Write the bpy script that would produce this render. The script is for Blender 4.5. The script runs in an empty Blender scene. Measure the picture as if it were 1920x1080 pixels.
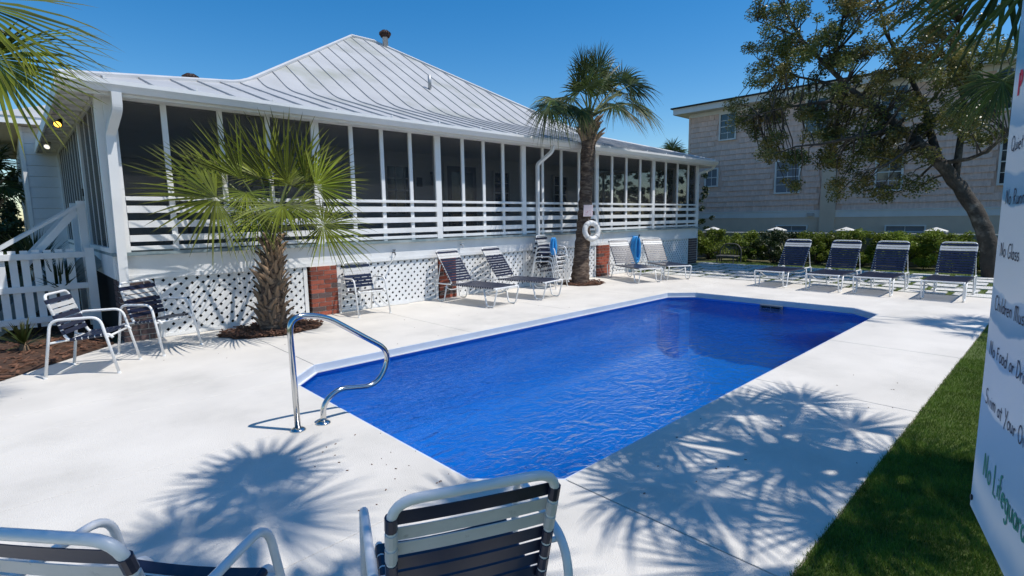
import bpy, math, random
import numpy as np
from mathutils import Vector, Matrix
rng = random.Random(7); nr = np.random.default_rng(11)
R = math.radians
sc = bpy.context.scene
col = sc.collection

# ------------------------------------------------------------------ camera
CAM_H = 1.6; FPX = 990.74
yaw, pit, rol = R(46.769), R(-7.535), R(-0.883)
cf = Vector((math.cos(yaw)*math.cos(pit), math.sin(yaw)*math.cos(pit), math.sin(pit)))
cr = Vector((math.sin(yaw), -math.cos(yaw), 0)); cu = cr.cross(cf)
cr, cu = cr*math.cos(rol)+cu*math.sin(rol), -cr*math.sin(rol)+cu*math.cos(rol)
camd = bpy.data.cameras.new('camera'); cam = bpy.data.objects.new('camera', camd); col.objects.link(cam)
camd.sensor_width = 36; camd.lens = FPX/1920*36; camd.clip_start = 0.05; camd.clip_end = 2000
m = Matrix.Identity(4)
for i in range(3): m[i][0], m[i][1], m[i][2] = cr[i], cu[i], -cf[i]
m[0][3], m[1][3], m[2][3] = 0, 0, CAM_H
cam.matrix_world = m; sc.camera = cam
# ------------------------------------------------------------------ sky and sun
SUN = Vector((0.28, -0.43, 1.0)).normalized()
w = bpy.data.worlds.new('World'); sc.world = w; w.use_nodes = True
nt = w.node_tree; bg = nt.nodes['Background']; sky = nt.nodes.new('ShaderNodeTexSky')
sky.sky_type = 'NISHITA'; sky.sun_disc = False
sky.sun_elevation = math.asin(SUN.z); sky.sun_rotation = math.atan2(SUN.x, SUN.y)
sky.altitude = 0; sky.air_density = 1.0; sky.dust_density = 0.3; sky.ozone_density = 2.2
hsv = nt.nodes.new('ShaderNodeHueSaturation'); hsv.inputs['Saturation'].default_value = 1.45; nt.links.new(sky.outputs[0], hsv.inputs['Color']); nt.links.new(hsv.outputs[0], bg.inputs[0]); bg.inputs[1].default_value = 0.12
sd = bpy.data.lights.new('sun', 'SUN'); sd.energy = 3.6; sd.angle = R(0.55); sd.color = (1, .955, .89)
so = bpy.data.objects.new('sun', sd); col.objects.link(so); so.rotation_euler = SUN.to_track_quat('Z', 'Y').to_euler()
so.location = (0, 0, 30)
vs = sc.view_settings; vs.view_transform = 'Standard'; vs.look = 'None'; vs.gamma = 1; vs.exposure = 0.22
cy = sc.cycles if hasattr(sc, 'cycles') else None
sc.render.engine = 'CYCLES'
sc.cycles.use_denoising = True; sc.cycles.max_bounces = 9; sc.cycles.transparent_max_bounces = 12
sc.cycles.caustics_reflective = False; sc.cycles.caustics_refractive = False

# ------------------------------------------------------------------ helpers
def ray(x, y): return cf + cr*((x-960)/FPX) - cu*((y-540)/FPX)
def on_y(x, y, Y): d = ray(x, y); return Vector((0, 0, CAM_H)) + d*(Y/d.y)
def on_x(x, y, X): d = ray(x, y); return Vector((0, 0, CAM_H)) + d*(X/d.x)
def on_z(x, y, z=0): d = ray(x, y); return Vector((0, 0, CAM_H)) + d*((z-CAM_H)/d.z)
ORG = {}
def tag(o, label=None, cat=None, group=None, kind=None):
    if label: o['label'] = label
    if cat: o['category'] = cat
    if group: o['group'] = group
    if kind: o['kind'] = kind
    return o
def thing(name, loc, label, cat, group=None, rz=0.0):
    o = bpy.data.objects.new(name, None); col.objects.link(o); o.location = loc; o.rotation_euler = (0, 0, rz)
    o.empty_display_size = .1
    ORG[o] = Vector(loc); return tag(o, label, cat, group)
def copy_tree(o, parent=None):
    c = o.copy(); col.objects.link(c); c.parent = parent
    for ch in list(o.children): copy_tree(ch, c)
    return c
class MB:
    def __init__(s): s.v = []; s.f = []; s.mi = []; s.cur = 0; s.t = []
    def add(s, vs_, fs):
        n = len(s.v); s.v += [tuple(p) for p in vs_]; s.f += [tuple(i+n for i in f) for f in fs]; s.mi += [s.cur]*len(fs); return n
    def box(s, a, b):
        x0, y0, z0 = a; x1, y1, z1 = b
        s.add([(x0,y0,z0),(x1,y0,z0),(x1,y1,z0),(x0,y1,z0),(x0,y0,z1),(x1,y0,z1),(x1,y1,z1),(x0,y1,z1)],
              [(0,3,2,1),(4,5,6,7),(0,1,5,4),(1,2,6,5),(2,3,7,6),(3,0,4,7)])
    def bar(s, p, q, wd, ht, up=(0, 0, 1)):
        p = Vector(p); q = Vector(q); d = (q-p).normalized(); u = Vector(up); sd_ = d.cross(u).normalized(); u = sd_.cross(d)
        a = sd_*wd/2; b = u*ht/2
        s.add([p-a-b, p+a-b, p+a+b, p-a+b, q-a-b, q+a-b, q+a+b, q-a+b],
              [(0,1,2,3),(7,6,5,4),(0,4,5,1),(1,5,6,2),(2,6,7,3),(3,7,4,0)])
    def prism(s, poly, z0, z1):
        n = len(poly)
        s.add([(x, y, z0) for x, y in poly]+[(x, y, z1) for x, y in poly],
              [tuple(range(n-1, -1, -1)), tuple(range(n, 2*n))]+[(i, (i+1) % n, n+(i+1) % n, n+i) for i in range(n)])
    def tube(s, pts, r, n=8, cap=True, closed=False):
        pts = [Vector(p) for p in pts]; m_ = len(pts); rs = r if isinstance(r, (list, tuple)) else [r]*m_
        prev = None; rings = []
        for i, p in enumerate(pts):
            a = pts[i-1] if (i > 0 or closed) else p; b = pts[(i+1) % m_] if (i < m_-1 or closed) else p
            d = (b-a).normalized()
            if prev is None:
                u = d.orthogonal().normalized()
            else:
                u = (prev - d*prev.dot(d))
                u = u.normalized() if u.length > 1e-6 else d.orthogonal().normalized()
            prev = u; v_ = d.cross(u)
            rings.append([p+(u*math.cos(2*math.pi*k/n)+v_*math.sin(2*math.pi*k/n))*rs[i] for k in range(n)])
        fs = []
        for i in range(m_-1 if not closed else m_):
            j = (i+1) % m_
            for k in range(n): fs.append((i*n+k, i*n+(k+1) % n, j*n+(k+1) % n, j*n+k))
        if cap and not closed: fs += [tuple(range(n-1, -1, -1)), tuple(range((m_-1)*n, m_*n))]
        s.add([q for rg in rings for q in rg], fs)
    def lathe(s, prof, c=(0, 0, 0), n=16, ax=None):
        c = Vector(c); vs_ = []; fs = []; ax = ax or [0]*len(prof)
        for r_, z in prof:
            for k in range(n): vs_.append((c.x+r_*math.cos(2*math.pi*k/n), c.y+r_*math.sin(2*math.pi*k/n), c.z+z))
        for i in range(len(prof)-1):
            for k in range(n): fs.append((i*n+k, i*n+(k+1) % n, (i+1)*n+(k+1) % n, (i+1)*n+k))
        fs += [tuple(range(n-1, -1, -1)), tuple(range((len(prof)-1)*n, len(prof)*n))]
        s.add(vs_, fs)
    def mesh(s, name, mats, smooth=False, off=(0, 0, 0)):
        me = bpy.data.meshes.new(name); ox, oy, oz = off
        me.from_pydata([(x-ox, y-oy, z-oz) for x, y, z in s.v], [], s.f)
        for m_ in (mats if isinstance(mats, (list, tuple)) else [mats]): me.materials.append(m_)
        if len(set(s.mi)) > 1: me.polygons.foreach_set('material_index', s.mi)
        if smooth: me.polygons.foreach_set('use_smooth', [True]*len(s.f))
        if len(getattr(s, 'b', [])) == len(s.v):
            a = me.attributes.new('b', 'FLOAT', 'POINT'); a.data.foreach_set('value', s.b)
        if len(s.t) == len(s.v):
            a = me.attributes.new('t', 'FLOAT', 'POINT'); a.data.foreach_set('value', s.t)
        me.update(); return me
    def build(s, name, mats, parent=None, smooth=False, local=False, bevel=0, kind=None):
        off = (0, 0, 0)
        if parent is not None and not local: off = ORG[parent]
        o = bpy.data.objects.new(name, s.mesh(name, mats, smooth, off)); col.objects.link(o); o.parent = parent
        ORG[o] = ORG[parent] if parent is not None else Vector((0, 0, 0))
        if bevel:
            b = o.modifiers.new('bevel', 'BEVEL'); b.width = bevel; b.segments = 2; b.limit_method = 'ANGLE'
        if kind: o['kind'] = kind
        return o
def fillet(pts, rad, n=5):
    pts = [Vector(p) for p in pts]; out = [pts[0]]
    rads = rad if isinstance(rad, (list, tuple)) else [rad]*(len(pts)-2)
    for i in range(1, len(pts)-1):
        a, b, c = pts[i-1], pts[i], pts[i+1]; r_ = rads[i-1]
        d1 = (a-b); d2 = (c-b); k = min(r_, d1.length*.48, d2.length*.48)
        p0 = b+d1.normalized()*k; p1 = b+d2.normalized()*k
        for j in range(n+1):
            t = j/n; out.append(p0*(1-t)**2+b*2*t*(1-t)+p1*t*t)
    out.append(pts[-1]); return out
BOXC = {}
def box_obj(name, parent, mat, a, b, rot=None, jit=0):
    """a box part that shares its mesh with alike pieces"""
    d = tuple(round(b[i]-a[i], 4) for i in range(3)); key = (d, mat.name, name)
    if key not in BOXC:
        mb = MB(); mb.box((-d[0]/2, -d[1]/2, -d[2]/2), (d[0]/2, d[1]/2, d[2]/2)); BOXC[key] = mb.mesh(name, mat)
    o = bpy.data.objects.new(name, BOXC[key]); col.objects.link(o)
    c = Vector(((a[0]+b[0])/2, (a[1]+b[1])/2, (a[2]+b[2])/2))
    if parent is not None: o.parent = parent; o.location = c-ORG[parent]
    else: o.location = c
    if rot: o.rotation_euler = rot
    ORG[o] = c; return o

# ------------------------------------------------------------------ materials
MATS = {}
def mat(name, base, rough=.6, var=0.0, vscale=3.0, bump=0.0, bscale=40.0, metal=0.0, spec=.5, rnd=0.0, dark=None, dscale=1.2, damt=.5, transl=0.0, emit=None, tip=None, coord='Object', lo=.45, hi=.65, stretch=None):
    ma = bpy.data.materials.new(name); ma.use_nodes = True; n = ma.node_tree.nodes; l = ma.node_tree.links; b = n['Principled BSDF']
    b.inputs['Roughness'].default_value = rough; b.inputs['Metallic'].default_value = metal; b.inputs['Specular IOR Level'].default_value = spec
    tc = n.new('ShaderNodeTexCoord'); src = tc.outputs[coord]
    if stretch:
        mp = n.new('ShaderNodeMapping'); mp.inputs['Scale'].default_value = stretch; l.new(src, mp.inputs[0]); src = mp.outputs[0]
    rgb = n.new('ShaderNodeRGB'); rgb.outputs[0].default_value = (*base, 1); cur = rgb.outputs[0]
    def mixc(fac, c1, c2, typ='MIX'):
        x = n.new('ShaderNodeMix'); x.data_type = 'RGBA'; x.blend_type = typ
        if isinstance(fac, (int, float)): x.inputs[0].default_value = fac
        else: l.new(fac, x.inputs[0])
        for k, c in ((6, c1), (7, c2)):
            if isinstance(c, tuple): x.inputs[k].default_value = (*c, 1)
            else: l.new(c, x.inputs[k])
        return x.outputs[2]
    if dark:
        nz = n.new('ShaderNodeTexNoise'); nz.inputs['Scale'].default_value = dscale; nz.inputs['Detail'].default_value = 6; nz.inputs['Roughness'].default_value = .62; l.new(src, nz.inputs['Vector'])
        rp = n.new('ShaderNodeMapRange'); rp.inputs[1].default_value = lo; rp.inputs[2].default_value = hi; rp.inputs[4].default_value = damt; l.new(nz.outputs[0], rp.inputs[0])
        cur = mixc(rp.outputs[0], cur, dark)
    if tip:
        at = n.new('ShaderNodeAttribute'); at.attribute_name = 't'
        rp = n.new('ShaderNodeMapRange'); rp.inputs[1].default_value = .55; rp.inputs[2].default_value = 1.05; l.new(at.outputs['Fac'], rp.inputs[0])
        cur = mixc(rp.outputs[0], cur, tip)
    if var or rnd:
        hs = n.new('ShaderNodeHueSaturation'); l.new(cur, hs.inputs['Color']); cur = hs.outputs[0]
        val = None
        if var:
            nz = n.new('ShaderNodeTexNoise'); nz.inputs['Scale'].default_value = vscale; nz.inputs['Detail'].default_value = 5; l.new(src, nz.inputs['Vector'])
            rp = n.new('ShaderNodeMapRange'); rp.inputs[1].default_value = .3; rp.inputs[2].default_value = .7; rp.inputs[3].default_value = 1-var; rp.inputs[4].default_value = 1+var; l.new(nz.outputs[0], rp.inputs[0]); val = rp.outputs[0]
        if rnd:
            oi = n.new('ShaderNodeObjectInfo'); rp = n.new('ShaderNodeMapRange'); rp.inputs[3].default_value = 1-rnd; rp.inputs[4].default_value = 1+rnd; l.new(oi.outputs['Random'], rp.inputs[0])
            if val is None: val = rp.outputs[0]
            else:
                mu = n.new('ShaderNodeMath'); mu.operation = 'MULTIPLY'; l.new(val, mu.inputs[0]); l.new(rp.outputs[0], mu.inputs[1]); val = mu.outputs[0]
        if tip:
            at2 = n.new('ShaderNodeAttribute'); at2.attribute_name = 'b'; mu = n.new('ShaderNodeMath'); mu.operation = 'MULTIPLY'; l.new(val, mu.inputs[0]); l.new(at2.outputs['Fac'], mu.inputs[1]); val = mu.outputs[0]
        l.new(val, hs.inputs['Value'])
    l.new(cur, b.inputs['Base Color'])
    if bump:
        nz = n.new('ShaderNodeTexNoise'); nz.inputs['Scale'].default_value = bscale; nz.inputs['Detail'].default_value = 6; l.new(src, nz.inputs['Vector'])
        bp = n.new('ShaderNodeBump'); bp.inputs['Strength'].default_value = bump; bp.inputs['Distance'].default_value = .02; l.new(nz.outputs[0], bp.inputs['Height']); l.new(bp.outputs[0], b.inputs['Normal'])
    if emit:
        b.inputs['Emission Color'].default_value = (*emit[0], 1); b.inputs['Emission Strength'].default_value = emit[1]
    if transl:
        tr = n.new('ShaderNodeBsdfTranslucent'); l.new(cur, tr.inputs[0]); mx = n.new('ShaderNodeMixShader'); mx.inputs[0].default_value = transl
        l.new(b.outputs[0], mx.inputs[1]); l.new(tr.outputs[0], mx.inputs[2]); l.new(mx.outputs[0], n['Material Output'].inputs[0])
    MATS[name] = ma; return ma
white = mat('white_paint', (.82, .82, .81), .5, .05, 2.5, .05, 60, dark=(.5, .5, .47), dscale=2.2, damt=.35, lo=.52, hi=.75)
white2 = mat('white_trim', (.8, .8, .79), .38, .04, 3, .03, 40)
frame_m = mat('white_tube', (.8, .8, .79), .32, .03, 8)
navy = mat('navy_vinyl', (.013, .017, .042), .32, .12, 9, rnd=.15)
wstrap = mat('white_vinyl', (.58, .575, .56), .4, .06, 9, dark=(.3, .3, .28), dscale=30, damt=.5, lo=.62, hi=.7)
blackcap = mat('black_plastic', (.012, .012, .014), .45)
deck_m = mat('pool_deck_concrete', (.71, .67, .605), .85, .07, 1.3, .45, 150, dark=(.40, .385, .34), dscale=.9, damt=.45, lo=.5, hi=.78)
joint_m = mat('joint_sand', (.30, .28, .24), .9, .1, 20)
soil = mat('ground_soil', (.11, .12, .05), .95, .2, 1.5, .4, 20, dark=(.16, .12, .07), dscale=.5)
turf_m = mat('turf_base', (.07, .10, .018), .95, .2, 12)
blade_m = mat('turf_blade', (.14, .215, .03), .55, .35, 5, spec=.25, transl=.25)
mulch_m = mat('mulch_bed_base', (.07, .035, .02), .95, .4, 12, .8, 30)
chip_m = mat('bark_chip', (.15, .07, .04), .9, .45, 14)
shell = mat('pool_gelcoat', (.0, .235, .82), .35, .05, 2)
coping = mat('pool_lip', (.60, .66, .74), .35, .05, 4)
wallw = mat('house_siding', (.72, .73, .74), .6, .05, 2.5, .05, 30, dark=(.45, .45, .44), dscale=1.5, damt=.3)
roofm = mat('roof_metal', (.46, .46, .455), .5, .08, 1.4, .05, 20, dark=(.27, .28, .19), dscale=.5, damt=.7, coord='Object', lo=.53, hi=.72, spec=.4)
seam_m = mat('roof_seam', (.40, .41, .42), .5, .1, 2)
ridge_m = mat('roof_ridge_cap', (.55, .55, .55), .45, .08, 2)
brick_m = mat('red_brick', (.29, .075, .045), .85, .22, 16, .3, 70, rnd=.38)
brick_d = mat('dark_brick', (.115, .075, .07), .85, .2, 16, .3, 70, rnd=.3)
mortar = mat('mortar', (.62, .57, .50), .95, .1, 20)
void_dark = mat('painted_void', (.008, .008, .008), 1)  # near-black colour stands in for the shade inside openings
inner_m = mat('porch_wall_paint', (.66, .66, .68), .6, .05, 2)
trimg = mat('window_trim', (.66, .66, .66), .5, .04, 3)
glass = mat('window_glass', (.025, .035, .05), .06, 0, 1, spec=.9)
blind = mat('window_blind', (.16, .18, .21), .5, .1, 6)
porchfl = mat('porch_floor_paint', (.20, .27, .29), .6, .2, 4, dark=(.35, .38, .38), dscale=4, damt=.6)
bronze = mat('dark_bronze', (.02, .017, .015), .45)
rustm = mat('rusty_metal', (.045, .022, .016), .8, .3, 14)
galv = mat('galvanised_metal', (.42, .43, .44), .45, .1, 10, metal=.4)
steel = mat('polished_steel', (.62, .62, .61), .13, .04, 10, metal=1.0)
shingle = mat('cedar_shingle', (.70, .51, .43), .9, .12, 4, .3, 30, rnd=.08, stretch=(1, 3, .8))
stucco = mat('beige_stucco', (.60, .49, .39), .9, .05, 3, .1, 60)
nbtrim = mat('neighbour_trim', (.68, .68, .67), .6, .04, 3)
nbroof = mat('neighbour_roof', (.025, .027, .03), .8, .1, 5)
capm = mat('wall_cap', (.66, .65, .61), .7, .05, 5)
lowwall = mat('low_wall_block', (.30, .285, .25), .9, .1, 5, .2, 30)
frond_m = mat('palm_frond', (.055, .085, .018), .45, .3, 5, rnd=.3, transl=.2, tip=(.16, .15, .05), spec=.4)
frond_y = mat('bright_palm_frond', (.15, .18, .018), .42, .3, 5, rnd=.35, transl=.22, tip=(.19, .19, .045), spec=.4)
petm = mat('palm_petiole', (.12, .14, .035), .5, .2, 6)
bootm = mat('palm_leaf_base', (.27, .185, .12), .9, .25, 9, .6, 45, rnd=.3, stretch=(1, 1, .3))
trunkm = mat('palm_trunk', (.085, .055, .04), .95, .3, 9, 1.0, 16, dark=(.24, .175, .125), dscale=6.5, damt=.85, lo=.45, hi=.62, stretch=(1, 1, 3.2))
bark = mat('oak_bark', (.055, .047, .038), .95, .35, 5, 1.0, 22, dark=(.19, .175, .15), dscale=3, damt=.7, lo=.55, hi=.68)
oakleaf = mat('oak_leaf', (.125, .15, .033), .38, .45, 1.3, transl=.25, dark=(.29, .21, .06), dscale=.6, damt=.8, spec=.5)
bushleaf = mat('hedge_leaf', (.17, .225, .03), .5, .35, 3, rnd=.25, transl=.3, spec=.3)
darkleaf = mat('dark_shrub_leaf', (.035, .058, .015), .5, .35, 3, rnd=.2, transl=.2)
paver_m = mat('paver_concrete', (.62, .61, .58), .9, .06, 4, .2, 60, rnd=.05)
blue_m = mat('blue_hose', (.03, .28, .66), .4, .15, 10)
ringm = mat('ring_buoy_vinyl', (.76, .75, .72), .5, .06, 10, dark=(.4, .38, .35), dscale=9, damt=.5, lo=.58, hi=.72)
paper = mat('notice_print', (.72, .60, .60), .6, .1, 40, dark=(.45, .12, .15), dscale=38, damt=.8, lo=.56, hi=.62)
rope_m = mat('rope', (.6, .57, .5), .9)
hose_w = mat('pale_hose', (.66, .66, .63), .5)
ink = mat('sign_ink', (.03, .035, .06), .6); ink_g = mat('sign_green_ink', (.02, .27, .19), .6); ink_r = mat('sign_red_ink', (.75, .03, .07), .6)
amber = mat('amber_lamp', (.9, .5, .1), .3, emit=((1, .5, .06), 3.5)); lampw = mat('white_lamp', (.9, .88, .8), .3, emit=((1, .93, .8), 1.0))
wood = mat('sign_post_wood', (.20, .14, .09), .8, .2, 6, .3, 30)
wick = mat('weathered_wicker', (.10, .095, .085), .8, .2, 20)

def node_mat(name):
    ma = bpy.data.materials.new(name); ma.use_nodes = True; return ma, ma.node_tree.nodes, ma.node_tree.links
# insect screen: fine dark mesh, partly see-through
screen, n, l = node_mat('insect_screen'); out = n['Material Output']; b = n['Principled BSDF']
b.inputs['Base Color'].default_value = (.03, .032, .036, 1); b.inputs['Roughness'].default_value = .6; b.inputs['Specular IOR Level'].default_value = .3
t = n.new('ShaderNodeBsdfTransparent'); mx = n.new('ShaderNodeMixShader'); mx.inputs[0].default_value = .36
l.new(t.outputs[0], mx.inputs[1]); l.new(b.outputs[0], mx.inputs[2]); l.new(mx.outputs[0], out.inputs[0])
# water: fresnel mix of mirror reflection and clear/refracted blue
water, n, l = node_mat('pool_water'); out = n['Material Output']; n.remove(n['Principled BSDF'])
tc = n.new('ShaderNodeTexCoord')
mp = n.new('ShaderNodeMapping'); mp.inputs['Scale'].default_value = (1.0, 1.5, 1); mp.inputs['Rotation'].default_value = (0, 0, R(20)); l.new(tc.outputs['Object'], mp.inputs[0])
n1 = n.new('ShaderNodeTexNoise'); n1.inputs['Scale'].default_value = 3.4; n1.inputs['Detail'].default_value = 3; n1.inputs['Distortion'].default_value = 1.2; l.new(mp.outputs[0], n1.inputs['Vector'])
n2 = n.new('ShaderNodeTexNoise'); n2.inputs['Scale'].default_value = 13; n2.inputs['Detail'].default_value = 3; n2.inputs['Distortion'].default_value = .8; l.new(mp.outputs[0], n2.inputs['Vector'])
ad = n.new('ShaderNodeMath'); ad.operation = 'MULTIPLY_ADD'; l.new(n2.outputs[0], ad.inputs[0]); ad.inputs[1].default_value = .42; l.new(n1.outputs[0], ad.inputs[2])
bp = n.new('ShaderNodeBump'); bp.inputs['Strength'].default_value = .85; bp.inputs['Distance'].default_value = .055; l.new(ad.outputs[0], bp.inputs['Height'])
fr = n.new('ShaderNodeFresnel'); fr.inputs[0].default_value = 1.33; l.new(bp.outputs[0], fr.inputs['Normal'])
gl = n.new('ShaderNodeBsdfGlossy'); gl.inputs['Roughness'].default_value = .03; l.new(bp.outputs[0], gl.inputs['Normal'])
tr = n.new('ShaderNodeBsdfTransparent'); tr.inputs[0].default_value = (.8, .96, 1, 1)
rf = n.new('ShaderNodeBsdfRefraction'); rf.inputs['IOR'].default_value = 1.33; rf.inputs['Roughness'].default_value = .02; rf.inputs[0].default_value = (.8, .96, 1, 1); l.new(bp.outputs[0], rf.inputs['Normal'])
m1 = n.new('ShaderNodeMixShader'); m1.inputs[0].default_value = .38; l.new(tr.outputs[0], m1.inputs[1]); l.new(rf.outputs[0], m1.inputs[2])
m2 = n.new('ShaderNodeMixShader'); l.new(fr.outputs[0], m2.inputs[0]); l.new(m1.outputs[0], m2.inputs[1]); l.new(gl.outputs[0], m2.inputs[2]); l.new(m2.outputs[0], out.inputs[0])
# printed sign face: pale paper with watercolour waves
signm, n, l = node_mat('sign_print'); b = n['Principled BSDF']; b.inputs['Roughness'].default_value = .35
tc = n.new('ShaderNodeTexCoord'); sp = n.new('ShaderNodeSeparateXYZ'); l.new(tc.outputs['Object'], sp.inputs[0])
nz = n.new('ShaderNodeTexNoise'); nz.inputs['Scale'].default_value = 5; nz.inputs['Detail'].default_value = 4; l.new(tc.outputs['Object'], nz.inputs['Vector'])
si = n.new('ShaderNodeMath'); si.operation = 'SINE'; mu = n.new('ShaderNodeMath'); mu.operation = 'MULTIPLY'; mu.inputs[1].default_value = 13; l.new(sp.outputs[0], mu.inputs[0]); l.new(mu.outputs[0], si.inputs[0])
a1 = n.new('ShaderNodeMath'); a1.operation = 'MULTIPLY_ADD'; a1.inputs[1].default_value = .016; l.new(si.outputs[0], a1.inputs[0]); l.new(sp.outputs[2], a1.inputs[2])
a2 = n.new('ShaderNodeMath'); a2.operation = 'MULTIPLY_ADD'; a2.inputs[1].default_value = .05; l.new(nz.outputs[0], a2.inputs[0]); l.new(a1.outputs[0], a2.inputs[2])
cr_ = n.new('ShaderNodeValToRGB'); cr_.color_ramp.interpolation = 'EASE'
rgm = n.new('ShaderNodeMapRange'); rgm.inputs[1].default_value = 0; rgm.inputs[2].default_value = 1.0; l.new(a2.outputs[0], rgm.inputs[0]); l.new(rgm.outputs[0], cr_.inputs[0])
el = cr_.color_ramp.elements
P_ = (.86, .87, .88); B_ = (.14, .38, .56); W_ = (.32, .52, .70)
stops = [(0, P_), (.05, W_), (.10, P_), (.17, W_), (.27, W_), (.275, P_), (.36, P_), (.365, W_), (.40, P_), (.43, P_), (.435, B_), (.495, W_), (.50, P_), (.66, P_), (.665, B_), (.72, W_), (.725, P_), (.80, P_), (.805, W_), (.87, P_), (.93, B_), (1, W_)]
el[0].position = 0; el[0].color = (*P_, 1); el[1].position = 1; el[1].color = (*W_, 1)
for p, c in stops[1:-1]:
    e = el.new(p); e.color = (*c, 1)
l.new(cr_.outputs[0], b.inputs['Base Color'])

# ================================================================== GROUND, DECK, POOL
PX0, PX1, PY0, PY1, PC = 1.91, 10.30, 2.03, 5.76, .42
octo = [(PX0+PC, PY0), (PX1-PC, PY0), (PX1, PY0+PC), (PX1, PY1-PC), (PX1-PC, PY1), (PX0+PC, PY1), (PX0, PY1-PC), (PX0, PY0+PC)]
def inset(poly, d):
    cx_, cy_ = (PX0+PX1)/2, (PY0+PY1)/2
    return [(x+(d if x < cx_ else -d) if abs(x-cx_) > .1 else x, y+(d if y < cy_ else -d)) for x, y in poly]
g = MB(); GZ = -.05; S = 500; e = .03
xs = [-S, PX0-e, PX1+e, S]; ys = [-S, PY0-e, PY1+e, S]
for i in range(3):
    for j in range(3):
        if i == 1 and j == 1: continue
        g.add([(xs[i], ys[j], GZ), (xs[i+1], ys[j], GZ), (xs[i+1], ys[j+1], GZ), (xs[i], ys[j+1], GZ)], [(0, 1, 2, 3)])
tag(g.build('ground', soil), 'dark soil and thin grass around the pool deck', 'ground', kind='structure')
# deck slabs, each a piece of its own with open joints
dk = MB()
for poly in ([(-3.2, .74), (PX0+PC, .74), (PX0+PC, PY0), (PX0, PY0+PC), (PX0, PY1-PC), (PX0+PC, PY1), (PX0+PC, 8.9), (-3.2, 8.9)],
             [(PX0+PC, .74), (13.0, .74), (13.0, PY0+.0), (PX1, PY0), (PX1-PC, PY0), (PX0+PC, PY0)],
             [(PX0+PC, PY1), (PX1-PC, PY1), (PX1, PY1), (13.0, PY1), (13.0, 8.9), (PX0+PC, 8.9)],
             [(PX1, PY0), (13.0, PY0), (13.0, PY1), (PX1, PY1)],
             [(PX1-PC, PY0), (PX1, PY0), (PX1, PY0+PC)], [(PX1-PC, PY1), (PX1, PY1-PC), (PX1, PY1)]):
    dk.add([(x, y, -.014) for x, y in poly], [tuple(range(len(poly)))])
deck = tag(dk.build('pool_deck', joint_m), 'white concrete pool deck with straight joints', 'deck', kind='structure')
c = PC
slabs = [[(-3.2, .74), (PX0+c, .74), (PX0+c, PY0), (PX0, PY0+c), (-3.2, 2.2)],
 [(-3.2, 2.2), (PX0, PY0+c), (PX0, 4.03), (-3.2, 4.03)], [(-3.2, 4.03), (PX0, 4.03), (PX0, PY1-c), (-3.2, 5.62)],
 [(-3.2, 5.62), (PX0, PY1-c), (PX0+c, PY1), (PX0+c, 5.92), (-3.2, 6.35)],
 [(-1.05, 6.09), (PX0+c, 5.92), (PX0+c, 8.74), (.86, 8.74), (-.24, 7.53), (-1.05, 6.62)],
 [(PX0+c, PY1), (4.62, PY1), (4.62, 8.74), (PX0+c, 8.74)], [(4.62, PY1), (6.95, PY1), (6.95, 8.74), (4.62, 8.74)],
 [(6.95, PY1), (9.2, PY1), (9.2, 8.74), (6.95, 8.74)], [(9.2, PY1), (PX1-c, PY1), (11.5, PY1), (11.5, 8.74), (9.2, 8.74)], [(11.5, PY1), (13.0, PY1), (13.0, 8.74), (11.5, 8.74)],
 [(PX0+c, .74), (5.17, .74), (5.17, PY0), (PX0+c, PY0)], [(5.17, .74), (7.45, .74), (7.45, PY0), (5.17, PY0)], [(7.45, .74), (PX1-c, .74), (PX1-c, PY0), (7.45, PY0)],
 [(PX1-c, .74), (13.0, .74), (13.0, PY0), (PX1, PY0+c), (PX1-c, PY0)], [(PX1, PY0+c), (13.0, PY0), (13.0, 3.9), (PX1, 3.9)],
 [(PX1, 3.9), (13.0, 3.9), (13.0, PY1), (PX1-c, PY1), (PX1, PY1-c)]]
slabs[3] = [(-3.2, 5.62), (PX0, PY1-c), (PX0+c, PY1), (PX0+c, 5.92), (-1.05, 6.09), (-3.2, 6.2)]
for poly in slabs:
    mb = MB(); cx_ = sum(p[0] for p in poly)/len(poly); cy_ = sum(p[1] for p in poly)/len(poly)
    q = []
    for x, y in poly:
        d = Vector((cx_-x, cy_-y)); d.normalize(); q.append((x+d.x*.005, y+d.y*.005))
    mb.prism(q, -.10, 0); mb.build('slab', deck_m, deck, bevel=.004)
# pool
pool = thing('swimming_pool', (PX0, PY0, -1.4), 'blue fibreglass swimming pool with clipped corners sunk in the deck', 'pool')
mb = MB(); rows = [(0, -.085), (.03, -.5), (.07, -.85), (.14, -1.05), (.28, -1.2), (.5, -1.28), (.85, -1.32), (1.2, -1.33)]
for d, z in rows: mb.v += [(x, y, z) for x, y in inset(octo, d)]
for k in range(len(rows)-1):
    for i in range(8): j = (i+1) % 8; mb.f.append((k*8+i, k*8+j, k*8+8+j, k*8+8+i)); mb.mi.append(0)
mb.f.append(tuple(range(len(mb.v)-8, len(mb.v)))); mb.mi.append(0); mb.build('shell', shell, pool, smooth=True)
mb = MB(); o2 = inset(octo, .012)
lo_ = [(x, y, -.083) for x, y in o2]; up_ = [(x, y, -.006) for x, y in o2]; ou = [(x, y, -.006) for x, y in inset(octo, -.02)]; ol = [(x, y, -.083) for x, y in inset(octo, -.02)]
fs = []
for i in range(8):
    j = (i+1) % 8; fs += [(i, j, 8+j, 8+i), (8+i, 8+j, 16+j, 16+i), (24+i, 24+j, j, i)]
mb.add(lo_+up_+ou+ol, fs); mb.build('coping', coping, pool)
mb = MB(); o3 = inset(octo, .03); lo_ = [(x, y, -.098) for x, y in o3]; up_ = [(x, y, -.086) for x, y in o3]; ou = [(x, y, -.086) for x, y in octo]; ol = [(x, y, -.098) for x, y in octo]
mb.add(lo_+up_+ou+ol, fs); mb.build('edge_bead', white2, pool)
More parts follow.
